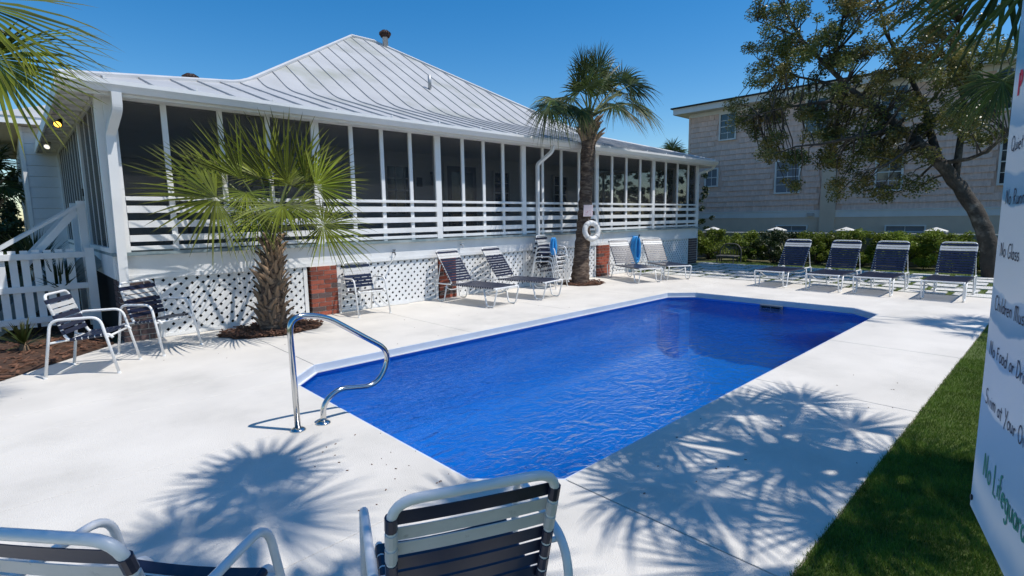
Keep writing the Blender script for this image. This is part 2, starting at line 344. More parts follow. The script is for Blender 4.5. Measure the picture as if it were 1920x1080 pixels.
mb = MB(); mb.box((PX1-.075, 3.60, -.235), (PX1-.02, 4.0, -.10)); sk = mb.build('skimmer', blind, pool)
for k in (0, 1):
    mb = MB(); mb.box((PX1-.085, 3.635+k*.175, -.205), (PX1-.078, 3.79+k*.175, -.125)); mb.build('skimmer_mouth', void_dark, sk)  # openings are solid boxes, their inner shade painted near-black
for k, z in enumerate((-.32, -.55, -.8)):
    mb = MB(); mb.box((8.9+k*.0, PY0+.05, -1.3), (9.85, PY0+.45+.3*k, z)); mb.build('step', shell, pool, bevel=.04)
    if k == 0: mb = MB(); mb.box((9.5, PY1-.5, -1.3), (9.95, PY1-.06, z)); mb.build('step', shell, pool, bevel=.04)
mb = MB(); o4 = inset(octo, .006); mb.add([(x, y, -.135) for x, y in o4], [tuple(range(8))])
tag(mb.build('water', water), 'rippled blue pool water', 'water', kind='structure')
# turf strip and blades
tz = -.012
mb = MB(); mb.add([(-6, -6, tz), (12.9, -6, tz), (12.9, .735, tz), (-6, .735, tz)], [(0, 1, 2, 3)])
tag(mb.build('turf', turf_m), 'green turf strip beside the pool deck', 'turf', kind='structure')
def blades(name, label, regions, mats, hmin, hmax, wd, parent=None):
    V = []; F = []
    for (x0, x1, y0, y1, cnt, z) in regions:
        px_ = nr.uniform(x0, x1, cnt); py_ = nr.uniform(y0, y1, cnt); h = nr.uniform(hmin, hmax, cnt); a = nr.uniform(0, 6.283, cnt); ln = nr.uniform(.1, .8, cnt)*h; b_ = nr.uniform(0, 6.283, cnt)
        dx, dy = np.cos(a)*wd, np.sin(a)*wd
        k = len(V)*0
        v = np.empty((cnt, 3, 3)); v[:, 0] = np.c_[px_-dx, py_-dy, np.full(cnt, z)]; v[:, 1] = np.c_[px_+dx, py_+dy, np.full(cnt, z)]; v[:, 2] = np.c_[px_+np.cos(b_)*ln, py_+np.sin(b_)*ln, z+h]
        V.append(v.reshape(-1, 3))
    V = np.concatenate(V); nf = len(V)//3
    me = bpy.data.meshes.new(name); me.vertices.add(len(V)); me.vertices.foreach_set('co', V.ravel())
    me.loops.add(nf*3); me.loops.foreach_set('vertex_index', np.arange(nf*3)); me.polygons.add(nf)
    me.polygons.foreach_set('loop_start', np.arange(0, nf*3, 3)); me.polygons.foreach_set('loop_total', np.full(nf, 3)); me.materials.append(mats); me.update(); me.validate()
    o = bpy.data.objects.new(name, me); col.objects.link(o); return tag(o, label, 'grass', kind='stuff')
blades('turf_blades', 'short green blades of the turf strip', [(1.6, 4.5, -.35, .748, 75000, tz), (4.5, 7.5, -.3, .745, 38000, tz), (7.5, 12.9, -.4, .735, 24000, tz), (-2.5, 1.6, -1.5, .735, 16000, tz)], blade_m, .014, .036, .0022)
# garden paving between the deck and the hedge
mb = MB(); mb.add([(13.0, .74, -.03), (18.6, .74, -.03), (18.6, 8.9, -.03), (13.0, 8.9, -.03)], [(0, 1, 2, 3)])
lawn = tag(mb.build('paver_lawn', turf_m), 'thin grass between the pale stepping pavers', 'lawn', kind='structure')
for i in range(6):
    for j in range(11):
        x = 13.12+i*.72; y = .80+j*.86-(.43 if i % 2 else 0)
        y0, y1 = max(y, .76), min(y+.74, 8.7)
        if y1-y0 < .2 or x > 17.2: continue
        box_obj('paver', lawn, paver_m, (x, y0, -.09), (x+.52, y1, -.005))
blades('lawn_blades', 'short grass in the gaps between stepping pavers', [(13.0, 18.4, .76, 8.7, 16000, -.03)], blade_m, .02, .045, .006)
# mulch
def mulch(name, poly, label, cnt, z=.0):
    t_ = thing(name, (sum(p[0] for p in poly)/len(poly), sum(p[1] for p in poly)/len(poly), z), label, 'mulch')
    cx_, cy_ = t_.location.x, t_.location.y; n_ = len(poly)
    mb = MB(); ring = [(x, y, z+.004) for x, y in poly]; ri = [(cx_+(x-cx_)*.8, cy_+(y-cy_)*.8, z+.035) for x, y in poly]
    mb.add(ring+ri+[(cx_, cy_, z+.05)], [(i, (i+1) % n_, n_+(i+1) % n_, n_+i) for i in range(n_)]+[(n_+i, n_+(i+1) % n_, 2*n_) for i in range(n_)])
    mb.build('bed', mulch_m, t_)
    mb = MB(); xs_ = [p[0] for p in poly]; ys_ = [p[1] for p in poly]
    def inside(x, y):
        r_ = False
        for i in range(n_):
            x1, y1 = poly[i]; x2, y2 = poly[i-1]
            if (y1 > y) != (y2 > y) and x < (x2-x1)*(y-y1)/(y2-y1)+x1: r_ = not r_
        return r_
    while cnt > 0:
        x, y = rng.uniform(min(xs_), max(xs_)), rng.uniform(min(ys_), max(ys_))
        if not inside(x, y): continue
        cnt -= 1; a = rng.uniform(0, 6.28); L_ = rng.uniform(.015, .05); zz = z+.02+rng.uniform(.0, .04); d = Vector((math.cos(a), math.sin(a), rng.uniform(-.4, .4)))*L_
        mb.bar(Vector((x, y, zz))-d, Vector((x, y, zz))+d, rng.uniform(.012, .03), .008, up=(rng.uniform(-.5, .5), rng.uniform(-.5, .5), 1))
    mb.build('bark_chips', chip_m, t_, kind='stuff'); return t_
mulch('mulch_bed', [(-.24, 7.53), (.86, 8.74), (.9, 9.9), (.9, 14), (-1.2, 14), (-2.2, 9), (-1.6, 6.2)], 'bark mulch bed between the picket fence and the deck', 2600)
def oval(cx_, cy_, a, b_, n_=22): return [(cx_+a*math.cos(k*6.2832/n_)*(1+.06*math.sin(3*k)), min(cy_+b_*math.sin(k*6.2832/n_)*(1+.06*math.cos(2.3*k)), 8.66)) for k in range(n_)]
mulch('mulch_ring', oval(2.72, 8.12, .72, .55), 'oval ring of bark mulch round the squat palm trunk', 700)
mulch('mulch_ring', oval(9.95, 8.1, .52, .5), 'oval ring of dry mulch round the tall palm trunk', 350)

litter = MB()
for k in range(80):
    if k < 30: x, y = rng.uniform(1.2, 1.95), rng.uniform(2.3, 3.6)
    elif k < 50: x, y = rng.uniform(2.4, 6), rng.uniform(.8, 1.95)
    else: x, y = rng.uniform(-.4, 12), rng.uniform(5.9, 8.5)
    if PX0+.02 < x < PX1-.02 and PY0-.05 < y < PY1+.05: continue
    a = rng.uniform(0, 6.28); L_ = rng.uniform(.003, .0075); d = Vector((math.cos(a), math.sin(a), 0))*L_; litter.bar(Vector((x, y, .0035))-d, Vector((x, y, .0035))+d, L_*.9, .003)
tag(litter.build('leaf_litter', chip_m), 'tiny dry leaf bits scattered on the deck', 'litter', kind='stuff')

# ================================================================== HOUSE WITH SCREENED PORCH
YF, XL, XR = 8.75, .95, 16.78        # porch front plane, left and right corner
house = thing('beach_house', (9, 14, 0), 'white cottage with pale metal hip roof and screened porch on brick piers', 'house')
EY, EX0, EX1, EZ = 8.43, .57, 17.3, 3.37
RD = 7.95
def fz(d):
    s1, s2, a, b_ = .305, .635, 2.7, 3.35
    if d <= a: return EZ+s1*d
    za = EZ+s1*a
    if d <= b_: u = d-a; return za+s1*u+(s2-s1)*u*u/(2*(b_-a))
    return za+s1*(b_-a)+(s2-s1)*(b_-a)/2+s2*(d-b_)
def dmax(x): return max(0, min(x-EX0, EX1-x, RD))
NP = 34; pw = (EX1-EX0)/NP
for i in range(NP):
    xa, xb = EX0+i*pw, EX0+(i+1)*pw; mb = MB(); K = 30; vs_ = []; fs = []
    for k in range(K+1):
        for x in (xa, xb):
            d = dmax(x)*k/K; vs_.append((x, EY+d, fz(d)+rng.uniform(-.003, .003)*(0 < k < K)))
    for k in range(K): fs.append((2*k, 2*k+1, 2*k+3, 2*k+2))
    mb.add(vs_, fs); mb.build('roof_panel', roofm, house, smooth=True)
    if i:
        D = dmax(xa); mb = MB(); pts = [(xa, EY+D*k/24, fz(D*k/24)+.010) for k in range(25)]
        for p, q in zip(pts[:-1], pts[1:]): mb.bar(p, q, .013, .03)
        mb.build('roof_seam', seam_m, house)
YB = EY+2*RD
for name, side in (('roof_slope', 0), ('roof_slope', 1), ('roof_slope', 2)):
    mb = MB(); K = 16; vs_ = []
    for k in range(K+1):
        d = RD*k/K
        if side == 0: ends = [(EX0+d, YB-d), (EX0+d, EY+d)]
        elif side == 1: ends = [(EX1-d, EY+d), (EX1-d, YB-d)]
        else: ends = [(EX1-d, YB-d), (EX0+d, YB-d)]
        for x, y in ends: vs_.append((x, y, fz(d)))
    mb.add(vs_, [(2*k, 2*k+1, 2*k+3, 2*k+2) for k in range(K)]); mb.build(name, roofm, house)
for s_ in (0, 1):
    pts = [((EX0+RD*k/40) if s_ == 0 else (EX1-RD*k/40), EY+RD*k/40, fz(RD*k/40)+.015) for k in range(41)]
    mb = MB(); mb.tube(pts, .045, 6); mb.build('hip_cap', ridge_m, house)
mb = MB(); mb.tube([(EX0+RD, EY+RD, fz(RD)+.02), (EX1-RD, EY+RD, fz(RD)+.02)], .055, 6); mb.build('ridge_cap', ridge_m, house)
# turbine vents and a plumbing pipe
def turbine(x, y, z, h, r_):
    mb = MB(); mb.lathe([(r_*.55, -.25), (r_*.55, h*.5), (r_*.6, h*.52)], (x, y, z), 14); o = mb.build('roof_vent', galv, house, smooth=True)
    mb = MB(); mb.lathe([(r_*.62, h*.5), (r_*.95, h*.62), (r_*1.05, h*.78), (r_*.85, h*.93), (r_*.3, h)], (x, y, z), 14); mb.build('turbine_head', rustm, o)
    mb = MB()
    for k in range(14):
        a = k*6.283/14; mb.bar((x+r_*.66*math.cos(a), y+r_*.66*math.sin(a), z+h*.52), (x+r_*1.1*math.cos(a+.25), y+r_*1.1*math.sin(a+.25), z+h*.78), .012, .05)
        mb.bar((x+r_*1.1*math.cos(a+.25), y+r_*1.1*math.sin(a+.25), z+h*.78), (x+r_*.4*math.cos(a+.5), y+r_*.4*math.sin(a+.5), z+h*.99), .012, .05)
    mb.build('turbine_vane', rustm, o)
turbine(9.62, 16.15, fz(RD)-.08, .44, .165); turbine(3.75, 15.9, 5.02, .36, .17)
mb = MB(); mb.tube([(9.12, 13.0, fz(4.78)-.1), (9.12, 13.0, fz(4.78)+.26)], .05, 10); mb.build('vent_pipe', galv, house, smooth=True)
# gutters, fascia, soffit
def gut(pts, nrm):
    """K-profile gutter along a straight run"""
    mb = MB(); prof = [(0, -.005), (0, -.135), (.075, -.135), (.10, -.09), (.125, -.055), (.125, -.005), (.112, -.005), (.112, -.05), (.09, -.085), (.07, -.123), (.012, -.123), (.012, -.005)]
    n_ = len(prof); p, q = Vector(pts[0]), Vector(pts[1]); nv = Vector(nrm)
    mb.add([p+nv*a+Vector((0, 0, z)) for a, z in prof]+[q+nv*a+Vector((0, 0, z)) for a, z in prof], [(i, (i+1) % n_, n_+(i+1) % n_, n_+i) for i in range(n_)]+[tuple(range(n_)), tuple(range(2*n_-1, n_-1, -1))])
    return mb
gut([(EX0-.02, EY-.005, EZ), (EX1+.02, EY-.005, EZ)], (0, -1, 0)).build('gutter', white2, house)
for i in range(17):
    x = EX0+.45+i*1.0; mb = MB(); mb.box((x-.012, EY-.125, EZ-.002), (x+.012, EY+.05, EZ+.012)); mb.box((x-.012, EY-.13, EZ-.002), (x+.012, EY-.122, EZ+.035)); mb.build('gutter_strap', white2, house)
def fbox(name, a, b, m_=None, bev=0): 
    mb = MB(); mb.box(a, b); return mb.build(name, m_ or white, house, bevel=bev)
fbox('fascia', (EX0, EY, EZ-.17), (EX1, EY+.03, EZ-.006)); fbox('fascia', (EX0, EY+.03, EZ-.17), (EX0+.03, 16.0, EZ-.006)); fbox('fascia', (EX1-.03, EY+.03, EZ-.17), (EX1, 20, EZ-.006))
SZ = EZ-.085
for a, b in (((EX0+.03, EY+.032, SZ), (EX1-.03, YF-.002, SZ+.02)), ((EX0+.032, YF, SZ), (XL-.002, 16, SZ+.02)), ((XR+.002, YF, SZ), (EX1-.032, 20, SZ+.02))): fbox('soffit', a, b)
for k in range(16): fbox('rafter_tail', (EX0+.05, 9.1+k*.45, SZ-.05), (XL-.02, 9.15+k*.45, SZ-.003))
# porch shell: floor, rim, ceiling
FZ = 1.22
fbox('porch_floor', (XL, YF-.085, FZ-.045), (XR, 11.2, FZ), porchfl); fbox('porch_floor', (XL, 11.2, FZ-.045), (3.5, 16, FZ), porchfl)
fbox('rim_band', (XL+.02, YF-.01, .865), (XR-.0, YF+.03, FZ-.047), white, .004); fbox('rim_band', (XL, YF+.03, .865), (XL+.04, 16, FZ-.047)); fbox('rim_band', (XR-.04, YF+.03, .865), (XR, 16, FZ-.047))
fbox('band_trim', (XL+.02, YF-.022, .845), (XR, YF-.012, .905), white2)
fbox('porch_ceiling', (XL+.05, YF+.06, 3.20), (XR-.05, 11.2, 3.24), inner_m); fbox('porch_ceiling', (XL+.05, 11.2, 3.20), (3.5, 16, 3.24), inner_m)
fbox('header_beam', (XL, YF-.03, 3.215), (XR, YF+.05, SZ-.002)); fbox('header_beam', (XL, YF+.05, 3.215), (XL+.08, 16, SZ-.002)); fbox('header_beam', (XR-.08, YF+.05, 3.215), (XR, 16, SZ-.002))
# posts
thin = [1.69, 2.39, 3.06, 4.44, 5.03, 5.63, 6.88, 7.44, 8.0, 9.26, 9.93, 10.6, 12.0, 12.67, 13.36, 14.75, 15.45, 16.12]
thick = [1.09, 3.80, 6.25, 8.62, 11.32, 14.05, 16.70]
for x in thin: box_obj('mullion', house, white, (x-.035, YF-.022, FZ+.001), (x+.035, YF+.03, 3.215))
for x in thick: box_obj('porch_post', house, white, (x-.065, YF-.036, FZ+.001), (x+.065, YF+.06, 3.215))
allp = sorted(thin+thick)
scr = []
for a, b in zip(allp[:-1], allp[1:]):
    box_obj('screen_panel', house, screen, (round(a+.03, 3), YF+.008, FZ+.03), (round(b-.03, 3), YF+.010, 3.215))
for a, b in zip(thick[:-1], thick[1:]):
    for z0, z1, y0 in ((1.915, 1.965, -.05), (1.748, 1.842, -.046), (1.55, 1.645, -.046), (1.357, 1.448, -.046), (1.245, 1.30, -.03)):
        fbox('railing_board', (a+.066, YF+y0, z0+rng.uniform(-.003, .003)), (b-.066, YF-.0225, z1), white, .003)
# left side screens
side_posts = [9.35, 9.95, 10.55, 11.9, 12.4, 12.9, 13.4, 13.9, 14.4, 14.9, 15.4]
for y in side_posts: box_obj('mullion', house, white, (XL+.018, y-.009, FZ+.001), (XL+.036, y+.009, 3.215))
for y in (8.83, 11.2, 15.95): box_obj('porch_post', house, white, (XL-.01, y-.07, FZ+.001), (XL+.09, y+.07, 3.215))
sp_ = sorted(side_posts+[8.83, 11.2, 15.95])
for a, b in zip(sp_[:-1], sp_[1:]): box_obj('screen_panel', house, screen, (XL+.025, a, FZ+.01), (XL+.027, b, 3.215))
box_obj('side_sill', house, white, (XL-.015, 8.9, FZ+.0), (XL+.06, 15.88, FZ+.06))
for y in (9.6, 10.5, 11.6, 12.6): box_obj('mullion', house, white, (XR-.06, y-.035, FZ+.001), (XR, y+.035, 3.215))
for a, b in ((8.82, 9.56), (9.64, 10.46), (10.54, 11.56), (11.64, 12.56), (12.64, 15.9)): box_obj('screen_panel', house, screen, (XR-.03, a, FZ+.01), (XR-.028, b, 3.215))
mb = MB(); mb.tube([(XL-.05, 10.9, 2.05), (XL-.05, 10.9, 2.17)], .012, 8); mb.build('door_handle', bronze, house)
# inner house wall with siding, windows, door, lantern
nb = 12; bh = (3.2-FZ)/nb
for k in range(nb):
    for a, b in (((3.5, 11.2), (14.3, 11.24)),):
        o = box_obj('siding_board', house, inner_m, (a[0], 11.2, FZ+k*bh+.002), (b[0], 11.225, FZ+(k+1)*bh), rot=(R(-2.5), 0, 0))
fbox('inner_wall', (3.5, 11.24, 0), (14.3, 20, 3.4), inner_m)
for k in range(nb): box_obj('siding_board', house, inner_m, (3.47, 11.3, FZ+k*bh+.002), (3.495, 16, FZ+(k+1)*bh), rot=(0, R(-2.5), 0))
def win(parent, x0, x1, z0, z1, y, m_gl, mu_x=2, mu_z=4, tr_=.05, fm=trimg, axis='y', sgn=-1, name='window'):
    """sash window in the plane y (or x) = const; sgn: outward direction"""
    def bb(n_, p, mm, u0, u1, v0, v1, d0, d1):
        d0, d1 = y+sgn*d0, y+sgn*d1; lo2, hi2 = min(d0, d1), max(d0, d1)
        a, b = ((u0, lo2, v0), (u1, hi2, v1)) if axis == 'y' else ((lo2, u0, v0), (hi2, u1, v1))
        mb = MB(); mb.box(a, b); return mb.build(n_, mm, p)
    w_ = bb(name, parent, m_gl, x0, x1, z0, z1, .003, .014)
    for u0, u1, v0, v1 in ((x0-tr_, x0, z0-tr_, z1+tr_), (x1, x1+tr_, z0-tr_, z1+tr_), (x0, x1, z1, z1+tr_), (x0, x1, z0-tr_, z0)): bb('frame', w_, fm, u0, u1, v0, v1, -.0, .075)
    bb('meeting_rail', w_, fm, x0, x1, (z0+z1)/2-.02, (z0+z1)/2+.02, .016, .04)
    for i in range(1, mu_x): u = x0+(x1-x0)*i/mu_x; bb('muntin', w_, fm, u-.011, u+.011, z0, z1, .015, .03)
    for i in range(1, mu_z):
        if i*2 == mu_z: continue
        v_ = z0+(z1-z0)*i/mu_z; bb('muntin', w_, fm, x0, x1, v_-.011, v_+.011, .015, .029)
    return w_
for x0, x1 in ((6.5, 7.25), (9.85, 10.4), (12.3, 12.9)): win(house, x0, x1, 1.75, 2.85, 11.17, glass, 3 if x0 < 7 else 2, 4)
dr = fbox('door', (8.25, 11.13, FZ), (9.2, 11.17, 2.95), mat('porch_door_paint', (.10, .10, .105), .5, .1, 4))
for z0, z1 in ((1.35, 1.95), (2.05, 2.8)):
    mb = MB(); mb.box((8.37, 11.115, z0), (9.08, 11.128, z1)); mb.build('door_pane', glass, dr)
fbox('door_trim', (8.15, 11.12, FZ), (8.245, 11.17, 3.05), trimg); fbox('door_trim', (9.205, 11.12, FZ), (9.3, 11.17, 3.05), trimg); fbox('door_trim', (8.245, 11.12, 2.955), (9.205, 11.17, 3.05), trimg)
mb = MB(); mb.lathe([(.03, -.02), (.08, .0), (.09, .2), (.11, .21), (.02, .32)], (7.78, 11.04, 2.45), 6); ln_ = mb.build('porch_lantern', bronze, house); mb = MB(); mb.bar((7.78, 11.06, 2.74), (7.78, 11.18, 2.74), .03, .05); mb.build('lantern_bracket', bronze, ln_)
fbox('wall_plaque', (7.33, 11.14, 2.4), (7.5, 11.17, 2.62), bronze)
# wing at the far end of the side porch
fbox('wing_wall', (.36, 16.03, 0), (3.4, 24, 3.75), wallw)
for k in range(15): box_obj('siding_board', house, wallw, (.40, 15.985, .1+k*.235), (XL+.1, 16.012, .1+(k+1)*.235-.004), rot=(R(-2), 0, 0))
fbox('corner_board', (.33, 15.97, 0), (.398, 16.05, 3.75), white); fbox('wing_fascia', (-.1, 15.55, 3.75), (1.0, 15.6, 3.9), white); fbox('wing_fascia', (-.13, 15.55, 3.75), (-.1, 24, 3.9), white)
fbox('wing_soffit', (-.1, 15.6, 3.76), (1.0, 24, 3.79), stucco)
mb = MB(); mb.add([(-.14, 15.53, 3.9), (4, 15.53, 3.9), (4, 18.5, 5.2), (2.8, 18.5, 5.2), (-.14, 24, 3.9), (2.8, 24, 5.2)], [(0, 1, 2, 3), (0, 3, 5, 4)]); mb.build('wing_roof', roofm, house)
# soffit flood lamps
for y, m_ in ((11.0, amber), (14.2, lampw)):
    mb = MB(); cx_ = .74
    mb.lathe([(.05, 0), (.05, -.02), (.02, -.025), (.02, -.06)], (cx_, y, SZ-.002), 12); lo2 = mb.build('flood_lamp', bronze, house)
    d = Vector((-.35, -.75, -.55)).normalized(); p = Vector((cx_, y, SZ-.07)); mb = MB(); mb.tube([p, p+d*.05, p+d*.14], [.025, .04, .06], 14); mb.build('lamp_shade', bronze if m_ is amber else white2, lo2, smooth=True)
    mb = MB(); mb.tube([p+d*.135, p+d*.15], [.052, .04], 14); mb.build('lamp_lens', m_, lo2)
# downspouts
def dspout(pts, sz=.075, m_=white2):
    mb = MB(); p = fillet(pts, .05, 4); mb.tube(p, sz*.62, 4); mb.build('downspout', m_, house)
dspout([(1.13, EY-.05, EZ-.13), (1.13, EY-.03, EZ-.33), (1.06, YF-.11, EZ-.62), (1.03, YF-.11, .72)], .12)
dspout([(9.25, EY-.06, EZ-.13), (9.22, EY-.02, EZ-.28), (9.0, YF-.10, EZ-.55), (9.0, YF-.10, .83)])
dspout([(EX1+.05, EY+.02, EZ-.13), (EX1-.02, EY+.1, EZ-.25), (XR+.07, YF+.02, EZ-.4), (XR+.07, YF+.02, .1)], .06)
# brick piers (each brick a piece) and lattice skirts
def pier(x0, x1, y0, y1, ztop=.845, dark=False):
    mb = MB(); mb.box((x0+.012, y0+.012, -.05), (x1-.012, y1-.012, ztop)); p = mb.build('pier', mortar, house)
    nc = 11; ch = ztop/nc; W = x1-x0; bl = W/2
    for k in range(nc):
        z0, z1 = k*ch+.006, (k+1)*ch-.006
        cuts = [x0, x0+bl, x1] if k % 2 else [x0, x0+bl*.5, x0+bl*1.5, x1]
        for a, b in zip(cuts[:-1], cuts[1:]):
            mm = brick_d if (rng.random() < .2 or dark) else brick_m
            j = rng.uniform(-.002, .002); box_obj('brick', p, mm, (round(a+.007, 3), y0+j, z0), (round(b-.007, 3), y0+.1+j, z1))
        ycuts = [y0+.105, (y0+y1)/2, y1] if k % 2 else [y0+.105, y0+.105+(y1-y0-.1)*.75, y1]
        for a, b in zip(ycuts[:-1], ycuts[1:]):
            for xx in (x0, x1-.1):
                box_obj('brick', p, brick_d if (rng.random() < .25 or dark) else brick_m, (xx, a+.005, z0), (xx+.1, b-.005, z1))
pier(.97, 1.36, YF-.02, YF+.38, dark=True); pier(3.56, 4.03, YF-.06, YF+.34); pier(6.2, 6.62, YF-.03, YF+.37); pier(11.36, 11.87, YF-.06, YF+.34); pier(16.28, 16.78, YF-.04, YF+.36, dark=True)
def clip(poly, x0, x1, z0, z1):
    for ax, lim, sg in ((0, x0, 1), (0, x1, -1), (1, z0, 1), (1, z1, -1)):
        out_ = []
        for i in range(len(poly)):
            p, q = poly[i-1], poly[i]; dp, dq = (p[ax]-lim)*sg, (q[ax]-lim)*sg
            if (dp >= 0) != (dq >= 0):
                t_ = dp/(dp-dq); out_.append((p[0]+(q[0]-p[0])*t_, p[1]+(q[1]-p[1])*t_))
            if dq >= 0: out_.append(q)
        poly = out_
        if not poly: return poly
    return poly
def lattice(x0, x1, y, z0=.03, z1=.845, pitch=.100, wd=.063):
    mb = MB()
    for layer, sg in ((0, 1), (1, -1)):
        yy = y+layer*.010; k = 0
        L_ = pitch*math.sqrt(2); u = x0-(z1-z0)-.1
        while u < x1+(z1-z0)+.1:
            hw = wd*math.sqrt(2)/2; h = z1-z0
            poly = [(u-hw, z0), (u+hw, z0), (u+hw+sg*h, z1), (u-hw+sg*h, z1)]
            q = clip(poly, x0, x1, z0, z1)
            if len(q) > 2:
                n_ = len(q); mb.add([(a, yy, b) for a, b in q]+[(a, yy+.008, b) for a, b in q], [tuple(range(n_)), tuple(range(2*n_-1, n_-1, -1))]+[(i, n_+i, n_+(i+1) % n_, (i+1) % n_) for i in range(n_)])
            u += L_
    o = mb.build('lattice', white, house, kind='stuff')
    for a, b in (((x0-.03, y-.014, 0.0), (x0+.03, y-.002, .845)), ((x1-.03, y-.014, 0.0), (x1+.03, y-.002, .845)), ((x0+.031, y-.013, .0), (x1-.031, y-.002, .05))): fbox('lattice_trim', a, b, white)
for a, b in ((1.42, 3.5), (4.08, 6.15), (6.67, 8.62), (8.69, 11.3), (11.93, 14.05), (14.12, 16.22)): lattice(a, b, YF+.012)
fbox('painted_void', (XL+.1, YF+.28, -.04), (XR-.1, YF+.3, 1.1), void_dark); fbox('painted_void', (XL+.03, YF+.33, -.04), (XL+.05, 15.9, 1.1), void_dark); fbox('painted_void', (XR-.08, YF+.37, -.04), (XR-.06, 15.9, 1.1), void_dark)  # near-black sheets paint the under-floor shade behind the lattice
# hose bibs
for x, z in ((5.16, 1.0), (6.76, 1.07)):
    mb = MB(); mb.tube([(x, YF-.012, z), (x, YF-.09, z), (x, YF-.11, z-.05)], .012, 8); mb.tube([(x-.03, YF-.07, z+.045), (x+.03, YF-.07, z+.045)], .008, 6); mb.tube([(x, YF-.07, z), (x, YF-.07, z+.045)], .006, 6); mb.build('hose_bib', galv if x > 6 else bronze, house)
mb = MB(); pts = fillet([(5.16, YF-.11, .95), (5.05, YF-.12, .80), (4.85, YF-.05, .7), (4.72, YF-.04, .4), (4.85, YF-.05, .15), (4.98, YF-.08, .02), (5.4, YF-.12, .016)], .2, 5); mb.tube(pts, .009, 6)
tag(mb.build('garden_hose', hose_w), 'thin pale garden hose hanging from the spigot over the lattice', 'hose')

# ================================================================== FENCE AND STAIRS
fence = thing('picket_fence', (0, 9.9, 0), 'white painted picket fence panel with three rails beside the porch corner', 'fence')
FY = 9.9; x = .75
fz0, fz1 = .16, 1.27
k = 0
while x > -1.7:
    if k: box_obj('picket', fence, white, (round(x-.083, 3), FY, fz0+.02), (round(x, 3), FY+.018, fz1-.01+rng.uniform(-.004, .004)))
    x -= .122; k += 1
for z in (1.13, .68, .24): 
    mb = MB(); mb.box((-1.7, FY-.036, z), (.75, FY-.002, z+.085)); mb.build('rail', white, fence, bevel=.003)
mb = MB(); mb.box((.75, FY-.04, .02), (.86, FY+.02, fz1)); mb.build('gate_stile', white, fence, bevel=.003)
mb = MB(); mb.box((-1.0, FY+.02, -.04), (-.9, FY+.12, 1.25)); mb.build('post', white, fence)
st = thing('porch_stairs', (.3, 10.2, 0), 'white wooden stairs with sloping handrails rising to the porch side', 'stairs')
for k in range(6):
    zt = FZ-.2*(k+1); xa = XL-.05-.27*k
    if zt < .05: break
    mb = MB(); mb.box((xa-.29, 10.16, zt-.04), (xa, 11.25, zt)); mb.build('tread', porchfl, st, bevel=.004)
for y in (10.12, 11.29):
    mb = MB(); mb.bar((XL-.03, y, FZ-.12), (XL-.03-1.5, y, FZ-.12-1.1), .045, .26); mb.build('stringer', porchfl, st)
    mb = MB(); mb.box((.74, y-.045, .1), (.84, y+.045, 1.95)); mb.build('newel_post', white, st, bevel=.004)
    mb = MB(); mb.box((-.75, y-.045, -.04), (-.66, y+.045, .98)); mb.build('newel_post', white, st, bevel=.004)
    mb = MB(); mb.bar((.82, y-.01, 1.92), (-.80, y-.01, .84), .09, .04); mb.build('handrail', white, st)
    mb = MB(); mb.bar((.72, y-.03, 1.80), (.10, y-.03, 1.05), .035, .09); mb.build('brace', white, st)

# ================================================================== POOL HANDRAIL
hr = thing('pool_handrail', (1.55, 3.99, 0), 'polished steel grab rail bolted to the deck at the pool edge', 'handrail')
yr = 3.99
path = fillet([(1.46, yr, 0), (1.45, yr, .90), (1.72, yr, .865), (2.30, yr, .47), (2.16, yr, .19), (1.80, yr, .25), (1.67, yr, .16), (1.66, yr, 0)], [.30, .12, .26, .2, .12, .1], 9)
mb = MB(); mb.tube(path, .0225, 14); mb.build('rail', steel, hr, smooth=True)
for x in (1.46, 1.66):
    mb = MB(); mb.lathe([(.058, 0), (.058, .006), (.045, .016), (.027, .022)], (x, yr, 0.001), 20); mb.build('flange', steel, hr, smooth=True)

# ================================================================== CHAIRS
def strap(mb_p, mb_q, y0, wd, rad, along):
    """flat strap between the tubes at y=+-y0, wrapped round each tube; centre p, tube direction along"""
    pass
def make_strap(name, m_, p, dirv, y0, wd, parent, rt=.0145, sag=.006):
    d = Vector(dirv).normalized(); nrm = Vector((0, 1, 0)).cross(d).normalized()
    if nrm.z < 0: nrm = -nrm
    p = Vector(p); mb = MB(); o = rt+.003
    n_ = 6; top = []; 
    for i in range(n_+1):
        y = -y0+2*y0*i/n_; s = sag*(1-(2*i/n_-1)**2)
        for w_ in (-wd/2, wd/2):
            for h in (o-.001-s, o-.004-s): top.append(p+Vector((0, y, 0))+d*w_+nrm*h)
    fs = []
    for i in range(n_):
        a = i*4; b = a+4; fs += [(a, a+2, b+2, b), (a+1, b+1, b+3, a+3), (a, b, b+1, a+1), (a+2, a+3, b+3, b+2)]
    mb.add(top, fs)
    for s_ in (-1, 1):
        c_ = p+Vector((0, s_*y0, 0)); mb.tube([c_-d*wd/2, c_+d*wd/2], o, 10)
    return mb.build(name, m_, parent, local=True, smooth=False)
